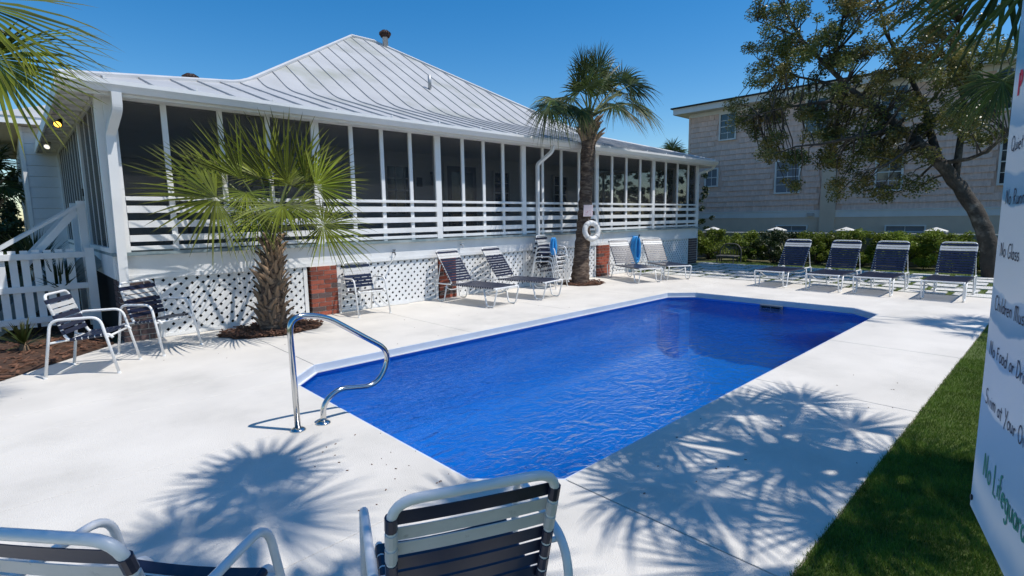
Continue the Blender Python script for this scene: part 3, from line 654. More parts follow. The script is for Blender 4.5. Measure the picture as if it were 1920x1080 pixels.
def make_chair(label, group=None):
    t_ = thing('patio_chair', (0, 0, 0), label, 'chair', group)
    for s_ in (-1, 1):
        y = s_*.285
        mb = MB(); pts = fillet([(.345, y*1.04, 0.0), (.215, y, .625), (-.225, y, .615), (-.32, y*1.04, 0.0)], [.09, .09], 6); mb.tube(pts, .0145, 10); mb.build('arm_frame', frame_m, t_, smooth=True, local=True)
        for x in (.345, -.32): mb = MB(); mb.lathe([(.019, 0), (.019, .012), (.016, .02)], (x, y*1.04, 0), 10); mb.build('foot_cap', white2, t_, local=True)
        mb = MB(); mb.tube([(-.178, s_*.235, .60), (-.178, s_*.285, .60)], .009, 8); mb.build('bracket', frame_m, t_, local=True)
    ys = .235
    bk = [(-.155, 0, .40), (-.275, 0, .87)]
    def lp(y): return [(.30, y, .385), (.27, y, .425), (-.10, y, .385), (-.135, y, .44), (-.275, y, .875)]
    a = lp(-ys); b = lp(ys)[::-1]
    pts = fillet(a+b, [.03, .05, .05, .075, .075, .05, .05, .03], 6) if False else fillet(a[:-1]+[Vector(a[-1]), Vector(b[0])]+b[1:], [.03, .06, .06, .075, .075, .06, .06, .03], 6)
    mb = MB(); mb.tube(pts, .0145, 10); mb.build('sling_frame', frame_m, t_, smooth=True, local=True)
    mb = MB(); mb.tube([(.258, -.282, .40), (.258, .282, .40)], .012, 8); mb.build('cross_bar', frame_m, t_, smooth=True, local=True)
    mb = MB(); mb.tube([(-.265, -.284, .37), (-.20, -.2, .372), (-.12, -.15, .375), (-.12, .15, .375), (-.20, .2, .372), (-.265, .284, .37)], .012, 8); mb.build('cross_bar', frame_m, t_, smooth=True, local=True)
    P0, P1 = Vector((-.275, 0, .875)), Vector((-.135, 0, .44)); d = (P1-P0).normalized(); L_ = (P1-P0).length
    seq = 'nwwnnnn'
    for i, ch in enumerate(seq): make_strap('strap', navy if ch == 'n' else wstrap, P0+d*(.075+i*.0585), d, ys, .047, t_)
    Q0, Q1 = Vector((-.095, 0, .386)), Vector((.27, 0, .425)); d = (Q1-Q0).normalized()
    for i in range(6): make_strap('strap', navy, Q0+d*(.03+i*.0585), d, ys, .047, t_, sag=.012)
    return t_
ch0 = make_chair('navy strapped patio chair standing by the mulch bed and picket fence')
def place(o, x, y, ang, z=0.0): o.location = (x, y, z); o.rotation_euler = (0, 0, R(ang))
place(ch0, .53, 7.40, -27)
def chair_copy(label, x, y, ang, z=0.0, group=None):
    c_ = copy_tree(ch0); place(c_, x, y, ang, z); tag(c_, label, 'chair', group)
    return c_
chair_copy('navy strapped patio chair in front of the dark corner pier', 1.25, 7.93, -55)
chair_copy('navy strapped patio chair beside the red brick pier and lattice', 4.35, 8.37, -90)
chair_copy('shaded navy and white strapped chair with its back at the near pool corner', .97, 1.31, 66)
chair_copy('navy and white strapped chair partly cut off beneath the fan-shaped palm shadow', .165, 1.815, 40)
lv = ['bottom chair', 'second chair up', 'third chair up', 'top chair']
for k in range(4): chair_copy('white framed navy patio chair, %s of the stack beside the tall palm' % lv[k], 8.95+.012*k, 8.28-.02*k, -75, .105*k)

# ================================================================== LOUNGERS
def make_lounger(label, group=None):
    t_ = thing('pool_lounger', (0, 0, 0), label, 'lounger', group); ys = .30
    for s_ in (-1, 1):
        y = s_*ys
        mb = MB(); pts = fillet([(.66, y, .33), (.73, y, .016), (.90, y, .016), (.99, y, .35), (-.66, y, .35), (-.60, y, .016), (-.42, y, .016), (-.33, y, .33)], [.05, .05, .06, .06, .05, .05], 5); mb.tube(pts, .014, 8); mb.build('side_frame', frame_m, t_, smooth=True, local=True)
        mb = MB(); mb.tube([(-.52, y*.93, .72), (-.60, y*.97, .36)], .009, 6); mb.build('back_prop', frame_m, t_, local=True)
    mb = MB(); mb.tube([(.96, -ys, .35), (.96, ys, .35)], .014, 8); mb.build('cross_bar', frame_m, t_, local=True)
    for x in (.70, -.37): mb = MB(); mb.tube(fillet([(x, -ys, .30), (x, -.18, .22), (x, .18, .22), (x, ys, .30)], .1, 4), .011, 8); mb.build('cross_bar', frame_m, t_, smooth=True, local=True)
    P0, P1 = Vector((-.66, 0, .985)), Vector((-.22, 0, .365)); yb = .275
    pts = fillet([(P1.x, -yb, P1.z), (P0.x, -yb, P0.z), (P0.x, yb, P0.z), (P1.x, yb, P1.z)], [.08, .08], 6); mb = MB(); mb.tube(pts, .014, 8); mb.build('back_frame', frame_m, t_, smooth=True, local=True)
    d = (P1-P0).normalized(); n_ = 12
    for i in range(n_): make_strap('strap', wstrap if i in (1, 2) else navy, P0+d*(.06+i*.058), d, yb, .045, t_, .014)
    for i in range(19): make_strap('strap', navy, (-.17+i*.0585, 0, .352), (1, 0, 0), ys, .045, t_, .014, sag=.012)
    return t_
lo0 = make_lounger('strapped pool lounger at the far deck edge, first beside the garden pavers')
place(lo0, 13.0, 4.52, 178)
def lounger(label, x, y, ang, group=None):
    c_ = copy_tree(lo0); place(c_, x, y, ang); return tag(c_, label, 'lounger', group)
lounger('strapped pool lounger at the far deck edge, second from the garden pavers', 12.95, 3.48, 180)
lounger('strapped pool lounger at the far deck edge, third from the garden pavers', 12.95, 2.62, 180)
lounger('strapped pool lounger at the far deck edge, beside the oak trunk', 13.0, 1.55, 180)
lounger('strapped pool lounger before the lattice, beside the low brick pier', 6.38, 7.98, -84)
lounger('strapped pool lounger before the lattice, beside the stacked chairs', 7.55, 7.95, -80)
lounger('strapped pool lounger between the tall palm and the blue hanging hose', 11.45, 7.75, -115)
lounger('strapped pool lounger by the house corner, past the blue hanging hose', 12.55, 7.5, -122)

# ================================================================== PALMS
def frond(parent, base, hub, axis, normal, Rl, nseg=40, spread=280, droop=.25, m_=None, cup=.12, name='frond', wf=1.0):
    """fan leaf: petiole from base to hub, folded segments radiating about axis"""
    axis = Vector(axis).normalized(); nrm = Vector(normal); nrm = (nrm-axis*nrm.dot(axis)).normalized(); side = nrm.cross(axis)
    hub = Vector(hub); base = Vector(base); mb = MB(); T = []
    midp = (base+hub)/2+Vector((0, 0, .10*(hub-base).length)); pts = [base*(1-u)**2+midp*2*u*(1-u)+hub*u*u for u in [i/6 for i in range(7)]]
    mb.cur = 1; mb.tube(pts, [.026-.014*i/6 for i in range(7)], 5); mb.cur = 0; T += [0]*len(mb.v); Bv = [1.0]*len(mb.v)
    da = R(spread)/nseg
    for i in range(nseg):
        a = -R(spread)/2+(i+.5)*da+rng.uniform(-.2, .2)*da; ca = math.cos(a/2)
        L_ = Rl*(.62+.38*ca)*rng.uniform(.86, 1.05)
        dv = (axis*math.cos(a)+side*math.sin(a)+nrm*(cup*(1-.5*ca)+rng.uniform(-.05, .05))).normalized(); tn = (side*math.cos(a)-axis*math.sin(a)); fold = nrm
        tw = rng.uniform(-.12, .12); dr_ = droop*rng.uniform(.6, 1.6); wmax = 2*math.tan(da/2)*L_*.36*wf
        off = hub+axis*Rl*.02
        rows = [(.02, .02), (.34, .95), (.66, .62), (.86, .30)]
        start = len(mb.v)
        for rr, ww in rows:
            c_ = off+dv*L_*rr+tn*(tw*L_*rr*rr)*.4; c_.z -= dr_*L_*rr**2.6
            hw = wmax*ww*.55; f_ = hw*.75
            mb.v += [tuple(c_-tn*hw), tuple(c_-fold*f_), tuple(c_+tn*hw)]; T += [rr]*3
        Bv += [rng.uniform(.5, 1.55)]*13; tp = off+dv*L_+tn*tw*L_*.4; tp.z -= dr_*L_*1.0; mb.v.append(tuple(tp)); T.append(1.0)
        for k in range(3):
            s_ = start+k*3; mb.f += [(s_, s_+1, s_+4, s_+3), (s_+1, s_+2, s_+5, s_+4)]; mb.mi += [0, 0]
        s_ = start+9; mb.f += [(s_, s_+1, s_+3), (s_+1, s_+2, s_+3)]; mb.mi += [0, 0]
    mb.t = T; mb.b = Bv
    return mb.build(name, [m_ or frond_m, petm], parent)
def lerp_poly(pts, u):
    u *= len(pts)-1; i = min(int(u), len(pts)-2); return Vector(pts[i]).lerp(Vector(pts[i+1]), u-i)
bm_boot = None
def boot_mesh():
    global bm_boot
    if bm_boot: return bm_boot
    mb = MB(); rows = [(0, .0, .055, .02), (.06, .012, .045, .022), (.13, .035, .028, .02), (.20, .075, .020, .014), (.235, .10, .014, .008)]
    for z, x, hw, th in rows: mb.v += [(x-th, -hw, z), (x+th*.6, -hw*.5, z), (x+th, 0, z), (x+th*.6, hw*.5, z), (x-th, hw, z)]
    for k in range(4):
        for j in range(4): a = k*5+j; mb.f.append((a, a+1, a+6, a+5)); mb.mi.append(0)
        mb.f.append((k*5+4, k*5, k*5+5, k*5+9)); mb.mi.append(0)
    mb.f.append((20, 21, 22, 23, 24)); mb.mi.append(0)
    bm_boot = mb.mesh('leaf_base', bootm, True); return bm_boot
def palm_trunk(t_, pts, rads, boots=None, nb=0, bscale=1.0, ring=.012, m_=None):
    mb = MB(); K = 60; P = [lerp_poly(pts, k/K) for k in range(K+1)]
    rr = []
    for k in range(K+1):
        u = k/K*(len(rads)-1); i = min(int(u), len(rads)-2); rr.append(rads[i]+(rads[i+1]-rads[i])*(u-i)+ring*math.sin(k*2.1)+rng.uniform(-ring, ring)*.6)
    mb.tube(P, rr, 18); tr_ = mb.build('trunk', m_ or trunkm, t_, smooth=True)
    if boots:
        u0, u1 = boots; ga = 2.39996
        for k in range(nb):
            u = u0+(u1-u0)*(k+.5)/nb; p = lerp_poly(pts, u); uu = u*(len(rads)-1); i = min(int(uu), len(rads)-2); r_ = rads[i]+(rads[i+1]-rads[i])*(uu-i)
            a = k*ga+rng.uniform(-.2, .2); o = bpy.data.objects.new('leaf_base', boot_mesh()); col.objects.link(o); o.parent = tr_
            q = p+Vector((math.cos(a)*r_*.93, math.sin(a)*r_*.93, -.03)); o.location = q-ORG[tr_]; s = bscale*rng.uniform(.8, 1.25)
            o.rotation_euler = (rng.uniform(-.5, .5), rng.uniform(-.1, .35), a); o.scale = (s*rng.uniform(.8, 1.3), s*rng.uniform(.8, 1.2), s)
    return tr_
def crown(t_, c_, n_, pet, Rl, emin=-35, emax=82, m_=None, nseg=34, droop=.35, seed=0, wf=1.0):
    c_ = Vector(c_)
    for k in range(n_):
        a = k*2.39996+seed; u = (k+.5)/n_; el = R(emax+(emin-emax)*u+rng.uniform(-8, 8))
        d = Vector((math.cos(a)*math.cos(el), math.sin(a)*math.cos(el), math.sin(el))); hub = c_+d*pet*rng.uniform(.85, 1.1); hub.z -= .12*pet*u
        ax = d.copy(); ax.z -= .25+.55*u; up = Vector((0, 0, 1)) if abs(ax.normalized().z) < .85 else Vector((-math.cos(a), -math.sin(a), .3))
        frond(t_, c_+d*.05, hub, ax, up+Vector((rng.uniform(-.3, .3), rng.uniform(-.3, .3), 0)), Rl*rng.uniform(.85, 1.1), nseg, rng.uniform(240, 300), droop*rng.uniform(.7, 1.3), m_, wf=wf)
# squat palm in front of the porch
p1 = thing('fan_palm', (2.7, 8.03, 0), 'squat fan palm with shaggy trunk and bright fronds before the porch railing', 'palm tree')
tp1 = [(2.69, 8.03, -.02), (2.70, 8.03, .5), (2.73, 8.02, 1.0), (2.77, 8.01, 1.42)]
palm_trunk(p1, tp1, [.19, .165, .115, .05], (.06, .96), 130, .82, .006)
C1 = Vector((2.79, 8.0, 1.5))
L1 = [  # hub pixel x, y, depth y, axis, normal, radius, spread, droop
 (409, 372, 7.55, (-1, -.25, .10), (-.15, -.85, .6), 1.08, 215, .10),
 (530, 384, 7.25, (.1, -.75, -.45), (0, -.75, .7), .82, 260, .16),
 (604, 422, 7.45, (.85, -.3, -.35), (.1, -.8, .6), .85, 250, .16),
 (455, 338, 7.9, (-.62, -.1, .85), (.1, -1, .1), .95, 80, .02),
 (462, 360, 7.7, (-.15, -.5, -.6), (-.2, -.9, .5), .55, 220, .1),
 (538, 345, 8.0, (.16, .1, 1), (0, -1, .15), 1.15, 115, .03),
 (505, 340, 8.15, (-.25, .15, 1), (.1, -1, .1), 1.05, 85, .03),
 (572, 345, 7.95, (.62, -.1, .75), (-.2, -1, .2), .95, 110, .05),
 (590, 350, 7.7, (.95, -.25, .3), (-.1, -.9, .5), .8, 170, .1),
 (430, 345, 8.2, (-.85, .2, .5), (.1, -.8, .6), 1.0, 130, .08),
 (560, 385, 7.5, (.5, -.5, -.7), (.3, -.8, .4), .62, 240, .15),
 (480, 400, 7.5, (-.55, -.45, -.75), (-.3, -.8, .4), .66, 240, .15),
 (545, 350, 8.35, (.5, .6, .7), (-.2, -.5, .8), .8, 220, .1),
 (490, 335, 8.35, (-.5, .7, .6), (.2, -.5, .8), .8, 220, .1),
]
for (hx, hy, Y, ax, nn, Rl, spd, drp) in L1:
    frond(p1, C1+Vector((rng.uniform(-.04, .04), rng.uniform(-.04, .04), -.05)), on_y(hx, hy, Y), ax, nn, Rl, max(15, int(spd*.165)), spd, drp, frond_y, wf=.85)
# tall palm by the deck
p2 = thing('fan_palm', (9.9, 8.1, 0), 'tall fan palm with life ring on its trunk before the porch', 'palm tree')
tp2 = [(9.86, 8.1, -.03), (9.93, 8.1, .7), (10.03, 8.1, 1.6), (10.12, 8.1, 2.6), (10.18, 8.1, 3.3), (10.22, 8.1, 3.85)]
palm_trunk(p2, tp2, [.225, .185, .16, .15, .17, .14], (.82, 1.0), 36, 1.25, .012)
C2 = Vector((10.23, 8.1, 3.95))
L2 = [(1108, 185, 8.1, (-.1, -.1, 1), (0, -1, .2), 1.25, 150, .15), (1088, 175, 8.0, (-.5, -.3, .8), (-.2, -.8, .4), 1.15, 180, .2), (1125, 170, 8.15, (.25, .1, 1), (0, -1, .3), 1.25, 150, .15),
 (1100, 165, 7.6, (-.1, -.7, .5), (-.1, -.6, .7), .85, 260, .45), (1130, 160, 7.7, (.4, -.6, .5), (.2, -.6, .7), .8, 250, .4), (1042, 188, 8.1, (-.85, -.1, -.1), (-.2, -.5, .8), .78, 290, .95), (1030, 200, 7.9, (-.6, -.2, -.6), (-.6, -.6, .5), .66, 280, .7),
 (1090, 205, 7.7, (-.35, -.4, -.8), (-.4, -.7, .4), .62, 260, .5), (1165, 155, 8.0, (.6, -.2, .6), (-.1, -.7, .6), .8, 220, .3), (1180, 160, 7.8, (.8, -.3, .3), (0, -.7, .7), .85, 260, .4),
 (1192, 195, 7.8, (.95, -.25, -.2), (.1, -.7, .7), .85, 280, .4), (1160, 200, 7.4, (.35, -.6, -.55), (.2, -.8, .5), .82, 280, .35), (1150, 195, 8.5, (.6, .5, -.2), (.1, .1, 1), .75, 260, .5), (1070, 185, 8.6, (-.5, .6, .1), (-.1, 0, 1), .8, 260, .5), (1110, 165, 8.7, (0, .8, .5), (0, -.4, .9), .8, 260, .4), (1175, 175, 8.6, (.8, .5, .2), (0, 0, 1), .8, 260, .4),
 (1120, 135, 8.0, (.05, -.2, .95), (0, -1, .2), .85, 200, .25), (1095, 140, 8.1, (-.45, -.1, .85), (-.1, -1, .3), .85, 200, .25), (1185, 195, 7.6, (.75, -.4, -.45), (.3, -.7, .5), .72, 270, .45), (1060, 200, 7.9, (-.4, -.3, -.7), (-.4, -.6, .5), .6, 260, .6)]
for (hx, hy, Y, ax, nn, Rl, spd, drp) in L2: frond(p2, C2+Vector((rng.uniform(-.05, .05), rng.uniform(-.05, .05), 0)), on_y(hx, hy, Y), ax, nn, Rl, 52 if spd > 180 else 40, spd, drp*.85, frond_m, wf=1.25)
# palms just outside the view that hang into it and throw the shade
def tall_palm(loc, h, label, n_, pet, Rl, seed, lean=(0, 0), m_=frond_m, **k):
    t_ = thing('cabbage_palm', (loc[0], loc[1], 0), label, 'palm tree'); x, y = loc
    pts = [(x, y, -.03), (x+lean[0]*.3, y+lean[1]*.3, h*.33), (x+lean[0]*.65, y+lean[1]*.65, h*.66), (x+lean[0], y+lean[1], h)]
    palm_trunk(t_, pts, [.21, .17, .16, .17], (.75, 1.0), 28, 1.3, .01); c_ = Vector(pts[-1])+Vector((0, 0, .1)); crown(t_, c_, n_, pet, Rl, seed=seed, m_=m_, **k); return t_, c_
sx, sy = -.28, .43
def shade_hub(gx, gy, z): return Vector((gx-sx*z, gy-sy*z, z))
pa, ca = tall_palm((4.75, -.55), 4.1, 'cabbage palm on the turf strip whose fronds hang down over the sign', 9, 1.0, .82, 1.0, emin=0, emax=75)
for gx, gy, z, ax, spd, Rl in [(3.3, 1.85, 3.9, (-.6, .8, -.1), 290, .75), (4.05, 1.75, 4.3, (-.2, 1, 0), 280, .72), (4.75, 1.45, 4.1, (.5, .8, 0), 280, .68), (2.75, 1.35, 4.4, (-1, .2, -.1), 280, .78), (3.5, 1.1, 4.6, (-.5, .5, .1), 290, .8), (4.4, 1.0, 4.6, (.3, .6, .2), 280, .75), (3.0, .7, 3.6, (-.8, .1, -.2), 270, .7), (3.7, .45, 4.2, (-.4, -.3, .1), 270, .8), (2.3, .9, 4.0, (-1, -.1, -.2), 270, .7)]:
    frond(pa, ca, shade_hub(gx, gy, z), ax, (rng.uniform(-.2, .2), rng.uniform(-.3, .1), 1), Rl, 34, spd, .12, frond_m)
for hx, hy, X, ax, Rl, spd, ns in [(1893, -60, 4.3, (-.15, .42, -.80), .66, 100, 11), (1835, -80, 4.2, (-.1, .80, -.42), .66, 70, 9), (1945, -60, 4.0, (-.2, .1, -1), .55, 80, 9)]:
    frond(pa, ca, on_x(hx, hy, X), ax, (-.9, .1, .25), Rl, ns, spd, .05, frond_m, wf=.75)
for hx_, hy_, hz_, a_ in ((4.55, .15, 4.35, (-.2, .9, .05)), (4.3, .55, 4.2, (-.5, .7, 0)), (4.9, .3, 4.4, (.4, .8, .05))):
    frond(pa, ca, (hx_, hy_, hz_), a_, (0, 0, 1), .9, 36, 270, .1, frond_m, wf=1.2)  # unseen fronds added overhead to shade the hanging ones
pb, cb = tall_palm((2.3, -.9), 6.4, 'tall cabbage palm behind the sign that shades the near deck', 7, .8, .8, 2.2, lean=(.1, .3), emin=5)
for gx, gy, z, ax, spd, Rl, ns in [(.90, 3.38, 5.7, (-.1, 1, 0), 345, .58, 30), (1.02, 3.46, 5.75, (.7, .6, .05), 230, .66, 18), (-.15, 3.2, 5.5, (-.8, .6, -.1), 250, .38, 20), (.35, 2.55, 5.9, (-.4, .8, 0), 240, .42, 20), (1.75, 2.15, 5.8, (.6, .7, 0), 200, .55, 16), (-.4, 2.6, 5.6, (-1, .2, -.1), 280, .6, 30), (.72, 1.32, 5.6, (.1, .9, .05), 300, .62, 34), (1.15, 1.12, 5.5, (.6, .6, .05), 280, .55, 30), (-.22, 1.95, 5.6, (-.7, .7, 0), 290, .6, 32), (1.0, 1.75, 6.2, (.1, .8, .1), 280, .6, 34), (.3, 1.9, 6.0, (-.5, .5, 0), 270, .6, 30)]:
    frond(pb, cb, shade_hub(gx, gy, z), ax, (rng.uniform(-.1, .1), rng.uniform(-.15, .1), 1), Rl, ns, spd, .04, frond_m, wf=1.15)
pc, cc = tall_palm((11.2, -1.2), 4.4, 'cabbage palm past the turf strip with drooping frond behind the sign', 7, .7, .65, .5, emin=35)
frond(pc, cc, on_x(1848, 150, 10.6), (-.3, .35, -.8), (-.8, .3, .5), .66, 40, 280, .35, frond_m); frond(pc, cc, on_x(1880, 150, 10.2), (-.1, .2, -1), (-.8, .2, .4), .7, 40, 260, .3, frond_m)
frond(pc, cc, shade_hub(9.1, .8, 3.4), (-1, .2, -.1), (0, 0, 1), .55, 22, 120, .1, frond_m)
pd, cd = tall_palm((-1.75, 6.5), 3.7, 'cabbage palm by the deck whose fronds reach toward the roof corner', 8, .8, .8, 1.7, m_=frond_y)
frond(pd, cd, on_y(-75, -5, 6.0), (.8, -.2, -.22), (.1, -.75, .65), 1.0, 36, 230, .16, frond_y, wf=.85); frond(pd, cd, on_y(30, 72, 5.8), (.75, -.2, -.3), (.1, -.8, .6), .66, 34, 130, .1, frond_y, wf=.7)
frond(pd, cd, on_y(-20, 105, 5.8), (.5, -.2, -.75), (.2, -.8, .5), .75, 36, 260, .12, frond_y)
pe, ce = tall_palm((24.5, 14.2), 4.2, 'distant palm showing its crown above the porch roof', 16, .6, .75, .3, emin=-10)
pf, cf_ = tall_palm((-.35, 19.5), 2.6, 'shaggy palm standing past the white wing wall', 16, .7, .8, 4.0)

# ================================================================== YUCCAS AND SHRUBS
def spiky(name, loc, label, n_, L_, m_, cat='plant', emin=5):
    t_ = thing(name, loc, label, cat); mb = MB(); c_ = Vector(loc)
    mb2 = MB(); mb2.lathe([(.06, -.04), (.05, .08), (.02, .14)], loc, 8); mb2.build('stem', bootm, t_)
    T = []
    for k in range(n_):
        a = rng.uniform(0, 6.283); el = R(rng.uniform(emin, 85)); d = Vector((math.cos(a)*math.cos(el), math.sin(a)*math.cos(el), math.sin(el))); s_ = Vector((-math.sin(a), math.cos(a), 0)); L2_ = L_*rng.uniform(.7, 1.1); st_ = len(mb.v)
        for u, w_ in ((0, .5), (.4, 1), (.75, .6)):
            p = c_+Vector((0, 0, .1))+d*L2_*u; p.z -= .12*L2_*u*u; mb.v += [tuple(p-s_*.012*w_), tuple(p+s_*.012*w_)]; T += [u, u]
        p = c_+Vector((0, 0, .1))+d*L2_; p.z -= .14*L2_; mb.v.append(tuple(p)); T.append(1)
        for q in (0, 2): mb.f.append((st_+q, st_+q+1, st_+q+3, st_+q+2)); mb.mi.append(0)
        mb.f.append((st_+4, st_+5, st_+6)); mb.mi.append(0)
    mb.t = T; mb.b = [rng.uniform(.7, 1.3) for q in range(len(T)//7) for q2 in range(7)]; mb.build('leaves', m_, t_); return t_
spiky('yucca', (-.02, 9.0, 0), 'small spiky yucca in the mulch against the picket fence', 60, .42, frond_m)
spiky('yucca', (.25, 11.7, .75), 'dark spiky yucca rising behind the porch stair handrail', 120, .85, darkleaf, emin=20)
spiky('yucca', (.45, 10.02, .55), 'dark spiky yucca crowded between the fence and stairs', 110, .6, darkleaf, emin=25)
spiky('yucca', (-.35, 11.2, .3), 'low spiky yucca beside the foot of the porch stairs', 100, .75, darkleaf, emin=5)
def leaf_cloud(name, parent, centres, per, size, m_, asp=.5):
    """leaf quads scattered round clump centres (x, y, z, radius)"""
    Cn = np.array(centres, float); cnt = (Cn[:, 3]**2*per).astype(int)+6; idx = np.repeat(np.arange(len(Cn)), cnt); N = len(idx)
    d = nr.normal(size=(N, 3)); d /= np.linalg.norm(d, axis=1)[:, None]; r_ = nr.uniform(0, 1, N)**.45; p = Cn[idx, :3]+d*(r_*Cn[idx, 3])[:, None]*np.array([1, 1, .8])
    a = nr.normal(size=(N, 3)); a[:, 2] *= .6; a /= np.linalg.norm(a, axis=1)[:, None]; b_ = np.cross(a, nr.normal(size=(N, 3))); b_ /= np.linalg.norm(b_, axis=1)[:, None]
    s = size*nr.uniform(.6, 1.25, N)[:, None]; V = np.stack([p-a*s*.5, p+b_*s*asp*.5, p+a*s*.5, p-b_*s*asp*.5], 1).reshape(-1, 3)
    me = bpy.data.meshes.new(name); off = np.array(ORG[parent]); V = V-off
    me.vertices.add(len(V)); me.vertices.foreach_set('co', V.ravel()); me.loops.add(N*4); me.loops.foreach_set('vertex_index', np.arange(N*4)); me.polygons.add(N)
    me.polygons.foreach_set('loop_start', np.arange(0, N*4, 4)); me.polygons.foreach_set('loop_total', np.full(N, 4)); me.materials.append(m_); me.update(); me.validate()
    o = bpy.data.objects.new(name, me); col.objects.link(o); o.parent = parent; ORG[o] = ORG[parent]; return o
def bush(loc, rx, ry, h, label, m_=bushleaf, n_=55, group=None, size=.075, per=5200):
    t_ = thing('hedge_shrub', loc, label, 'shrub', group); cs = []; x, y, z = loc
    for k in range(n_):
        a = rng.uniform(0, 6.283); r_ = rng.random()**.5; zz = rng.uniform(.12, .95); f_ = math.sqrt(max(.05, 1-(zz-.35)**2*1.5)); cs.append((x+rx*r_*f_*math.cos(a), y+ry*r_*f_*math.sin(a), z+h*zz, rng.uniform(.10, .22)))
    mb = MB()
    for c_ in cs[::4]: mb.tube([(x+rng.uniform(-.08, .08), y+rng.uniform(-.08, .08), z-.04), (c_[0]*.6+x*.4, c_[1]*.6+y*.4, z+(c_[2]-z)*.6), c_[:3]], [.018, .012, .006], 4)
    mb.build('stems', bark, t_, kind='stuff'); leaf_cloud('foliage', t_, cs, per, size, m_); return t_
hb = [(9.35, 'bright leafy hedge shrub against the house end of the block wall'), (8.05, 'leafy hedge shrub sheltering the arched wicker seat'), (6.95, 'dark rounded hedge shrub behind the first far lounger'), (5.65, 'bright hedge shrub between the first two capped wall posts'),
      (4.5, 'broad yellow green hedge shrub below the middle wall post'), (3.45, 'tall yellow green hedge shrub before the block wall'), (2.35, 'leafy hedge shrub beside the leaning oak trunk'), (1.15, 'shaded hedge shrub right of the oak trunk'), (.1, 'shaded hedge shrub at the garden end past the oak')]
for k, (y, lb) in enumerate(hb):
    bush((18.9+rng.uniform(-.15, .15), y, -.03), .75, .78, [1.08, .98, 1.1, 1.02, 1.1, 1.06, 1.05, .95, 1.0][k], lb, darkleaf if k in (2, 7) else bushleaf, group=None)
spiky('yucca', (18.2, 6.35, 0), 'spiky green cycad among the hedge shrubs behind the loungers', 90, .8, frond_m, emin=10)
for k, (x, y, h) in enumerate(((20.6, 12.2, 2.6), (21.2, 15.0, 3.0), (21.5, 18.0, 3.4), (19.5, 20.5, 3.2), (22.8, 13.3, 4.2), (23.8, 17.5, 4.8), (22.0, 22.5, 4.8), (16.5, 25, 4.5))):
    bush((x, y, -.05), 1.2+.35*(k > 3), 1.5+.8*(k > 3), h, ['dark shrub past the far porch end', 'dark shrub behind the porch screens near the neighbour', 'tall dark shrub seen through the far porch screens', 'tall dark shrub behind the house back corner', 'tall dark shrub between the porch end and the neighbour', 'very tall dark shrub behind the porch far end', 'very tall dark shrub past the house back', 'broad dark shrub behind the house roof'][k], darkleaf, 110, size=.13, per=2000)
bush((.0, 25, -.05), 1.5, 1.3, 3.6, 'broad dark shrub closing the garden past the wing wall', darkleaf, 110, size=.14, per=2000)
bush((-1.6, 21, 0), 1.2, 1.2, 3.6, 'dark tall shrub past the porch stairs', darkleaf, 90, size=.12, per=2600)
bush((-.75, 22.5, 0), 1.0, 1.2, 4.0, 'tall dark shrub crowding the side of the wing wall', darkleaf, 120, size=.12, per=2600)
bush((-.2, 17.5, 0), .45, .7, 1.9, 'dark low shrub at the foot of the wing wall', darkleaf, 50, size=.1, per=3000)
ws = thing('wicker_seat', (17.6, 8.0, -.03), 'weathered arched wicker garden seat half hidden in the hedge', 'seat')
mb = MB(); yc = 8.0
mb.tube(fillet([(17.75, yc-.36, 0), (17.78, yc-.36, .45), (17.8, yc-.2, .62), (17.8, yc+.2, .62), (17.78, yc+.36, .45), (17.75, yc+.36, 0)], .16, 5), .022, 8); mb.build('hoop', wick, ws)
for k in range(7):
    mb = MB(); yy = yc-.27+k*.09; mb.tube([(17.77, yy, .22), (17.79, yy, .58-.5*(yy-yc)**2*2)], .008, 5); mb.build('spindle', wick, ws)
mb = MB(); mb.box((17.35, yc-.33, .20), (17.78, yc+.33, .24)); mb.build('seat', wick, ws, bevel=.01)
for sx_ in (17.37, 17.72):
    for yy in (yc-.28, yc+.28): mb = MB(); mb.tube([(sx_, yy, 0), (sx_, yy, .21)], .018, 6); mb.build('leg', wick, ws)

# ================================================================== NEIGHBOUR, BLOCK WALL
nh = thing('neighbour_house', (27, 4, 0), 'tall grey shingled neighbour house with white window trim', 'house')
NX = 27.0; NY0, NY1 = -9.0, 14.65
def nbox(name, a, b, m_, parent=None):
    mb = MB(); mb.box(a, b); return mb.build(name, m_, parent or nh)
nbox('wall', (NX, NY0, -.05), (NX+9, NY1, 6.95), shingle); nbox('base_wall', (NX-.03, NY0, -.05), (NX-.002, NY1+.01, 1.42), stucco)
nbox('band_board', (NX-.05, NY0, 1.42), (NX-.002, NY1+.01, 1.70), nbtrim); nbox('band_cap', (NX-.075, NY0, 1.70), (NX-.002, NY1+.02, 1.74), nbtrim)
nbox('corner_board', (NX-.04, NY1-.10, 1.745), (NX-.003, NY1+.015, 6.75), shingle); nbox('pilaster', (NX-.16, 7.45, -.05), (NX-.0305, 8.05, 3.9), stucco)
nbox('soffit', (NX-.62, NY0, 6.93), (NX+9.5, NY1+.6, 6.955), nbtrim); nbox('fascia', (NX-.65, NY0, 6.91), (NX-.62, NY1+.6, 7.2), nbtrim); nbox('fascia', (NX-.62, NY1+.6, 6.91), (NX+9.5, NY1+.63, 7.2), nbtrim)
nbox('frieze_board', (NX-.03, NY0, 6.72), (NX-.002, NY1, 6.92), nbtrim)
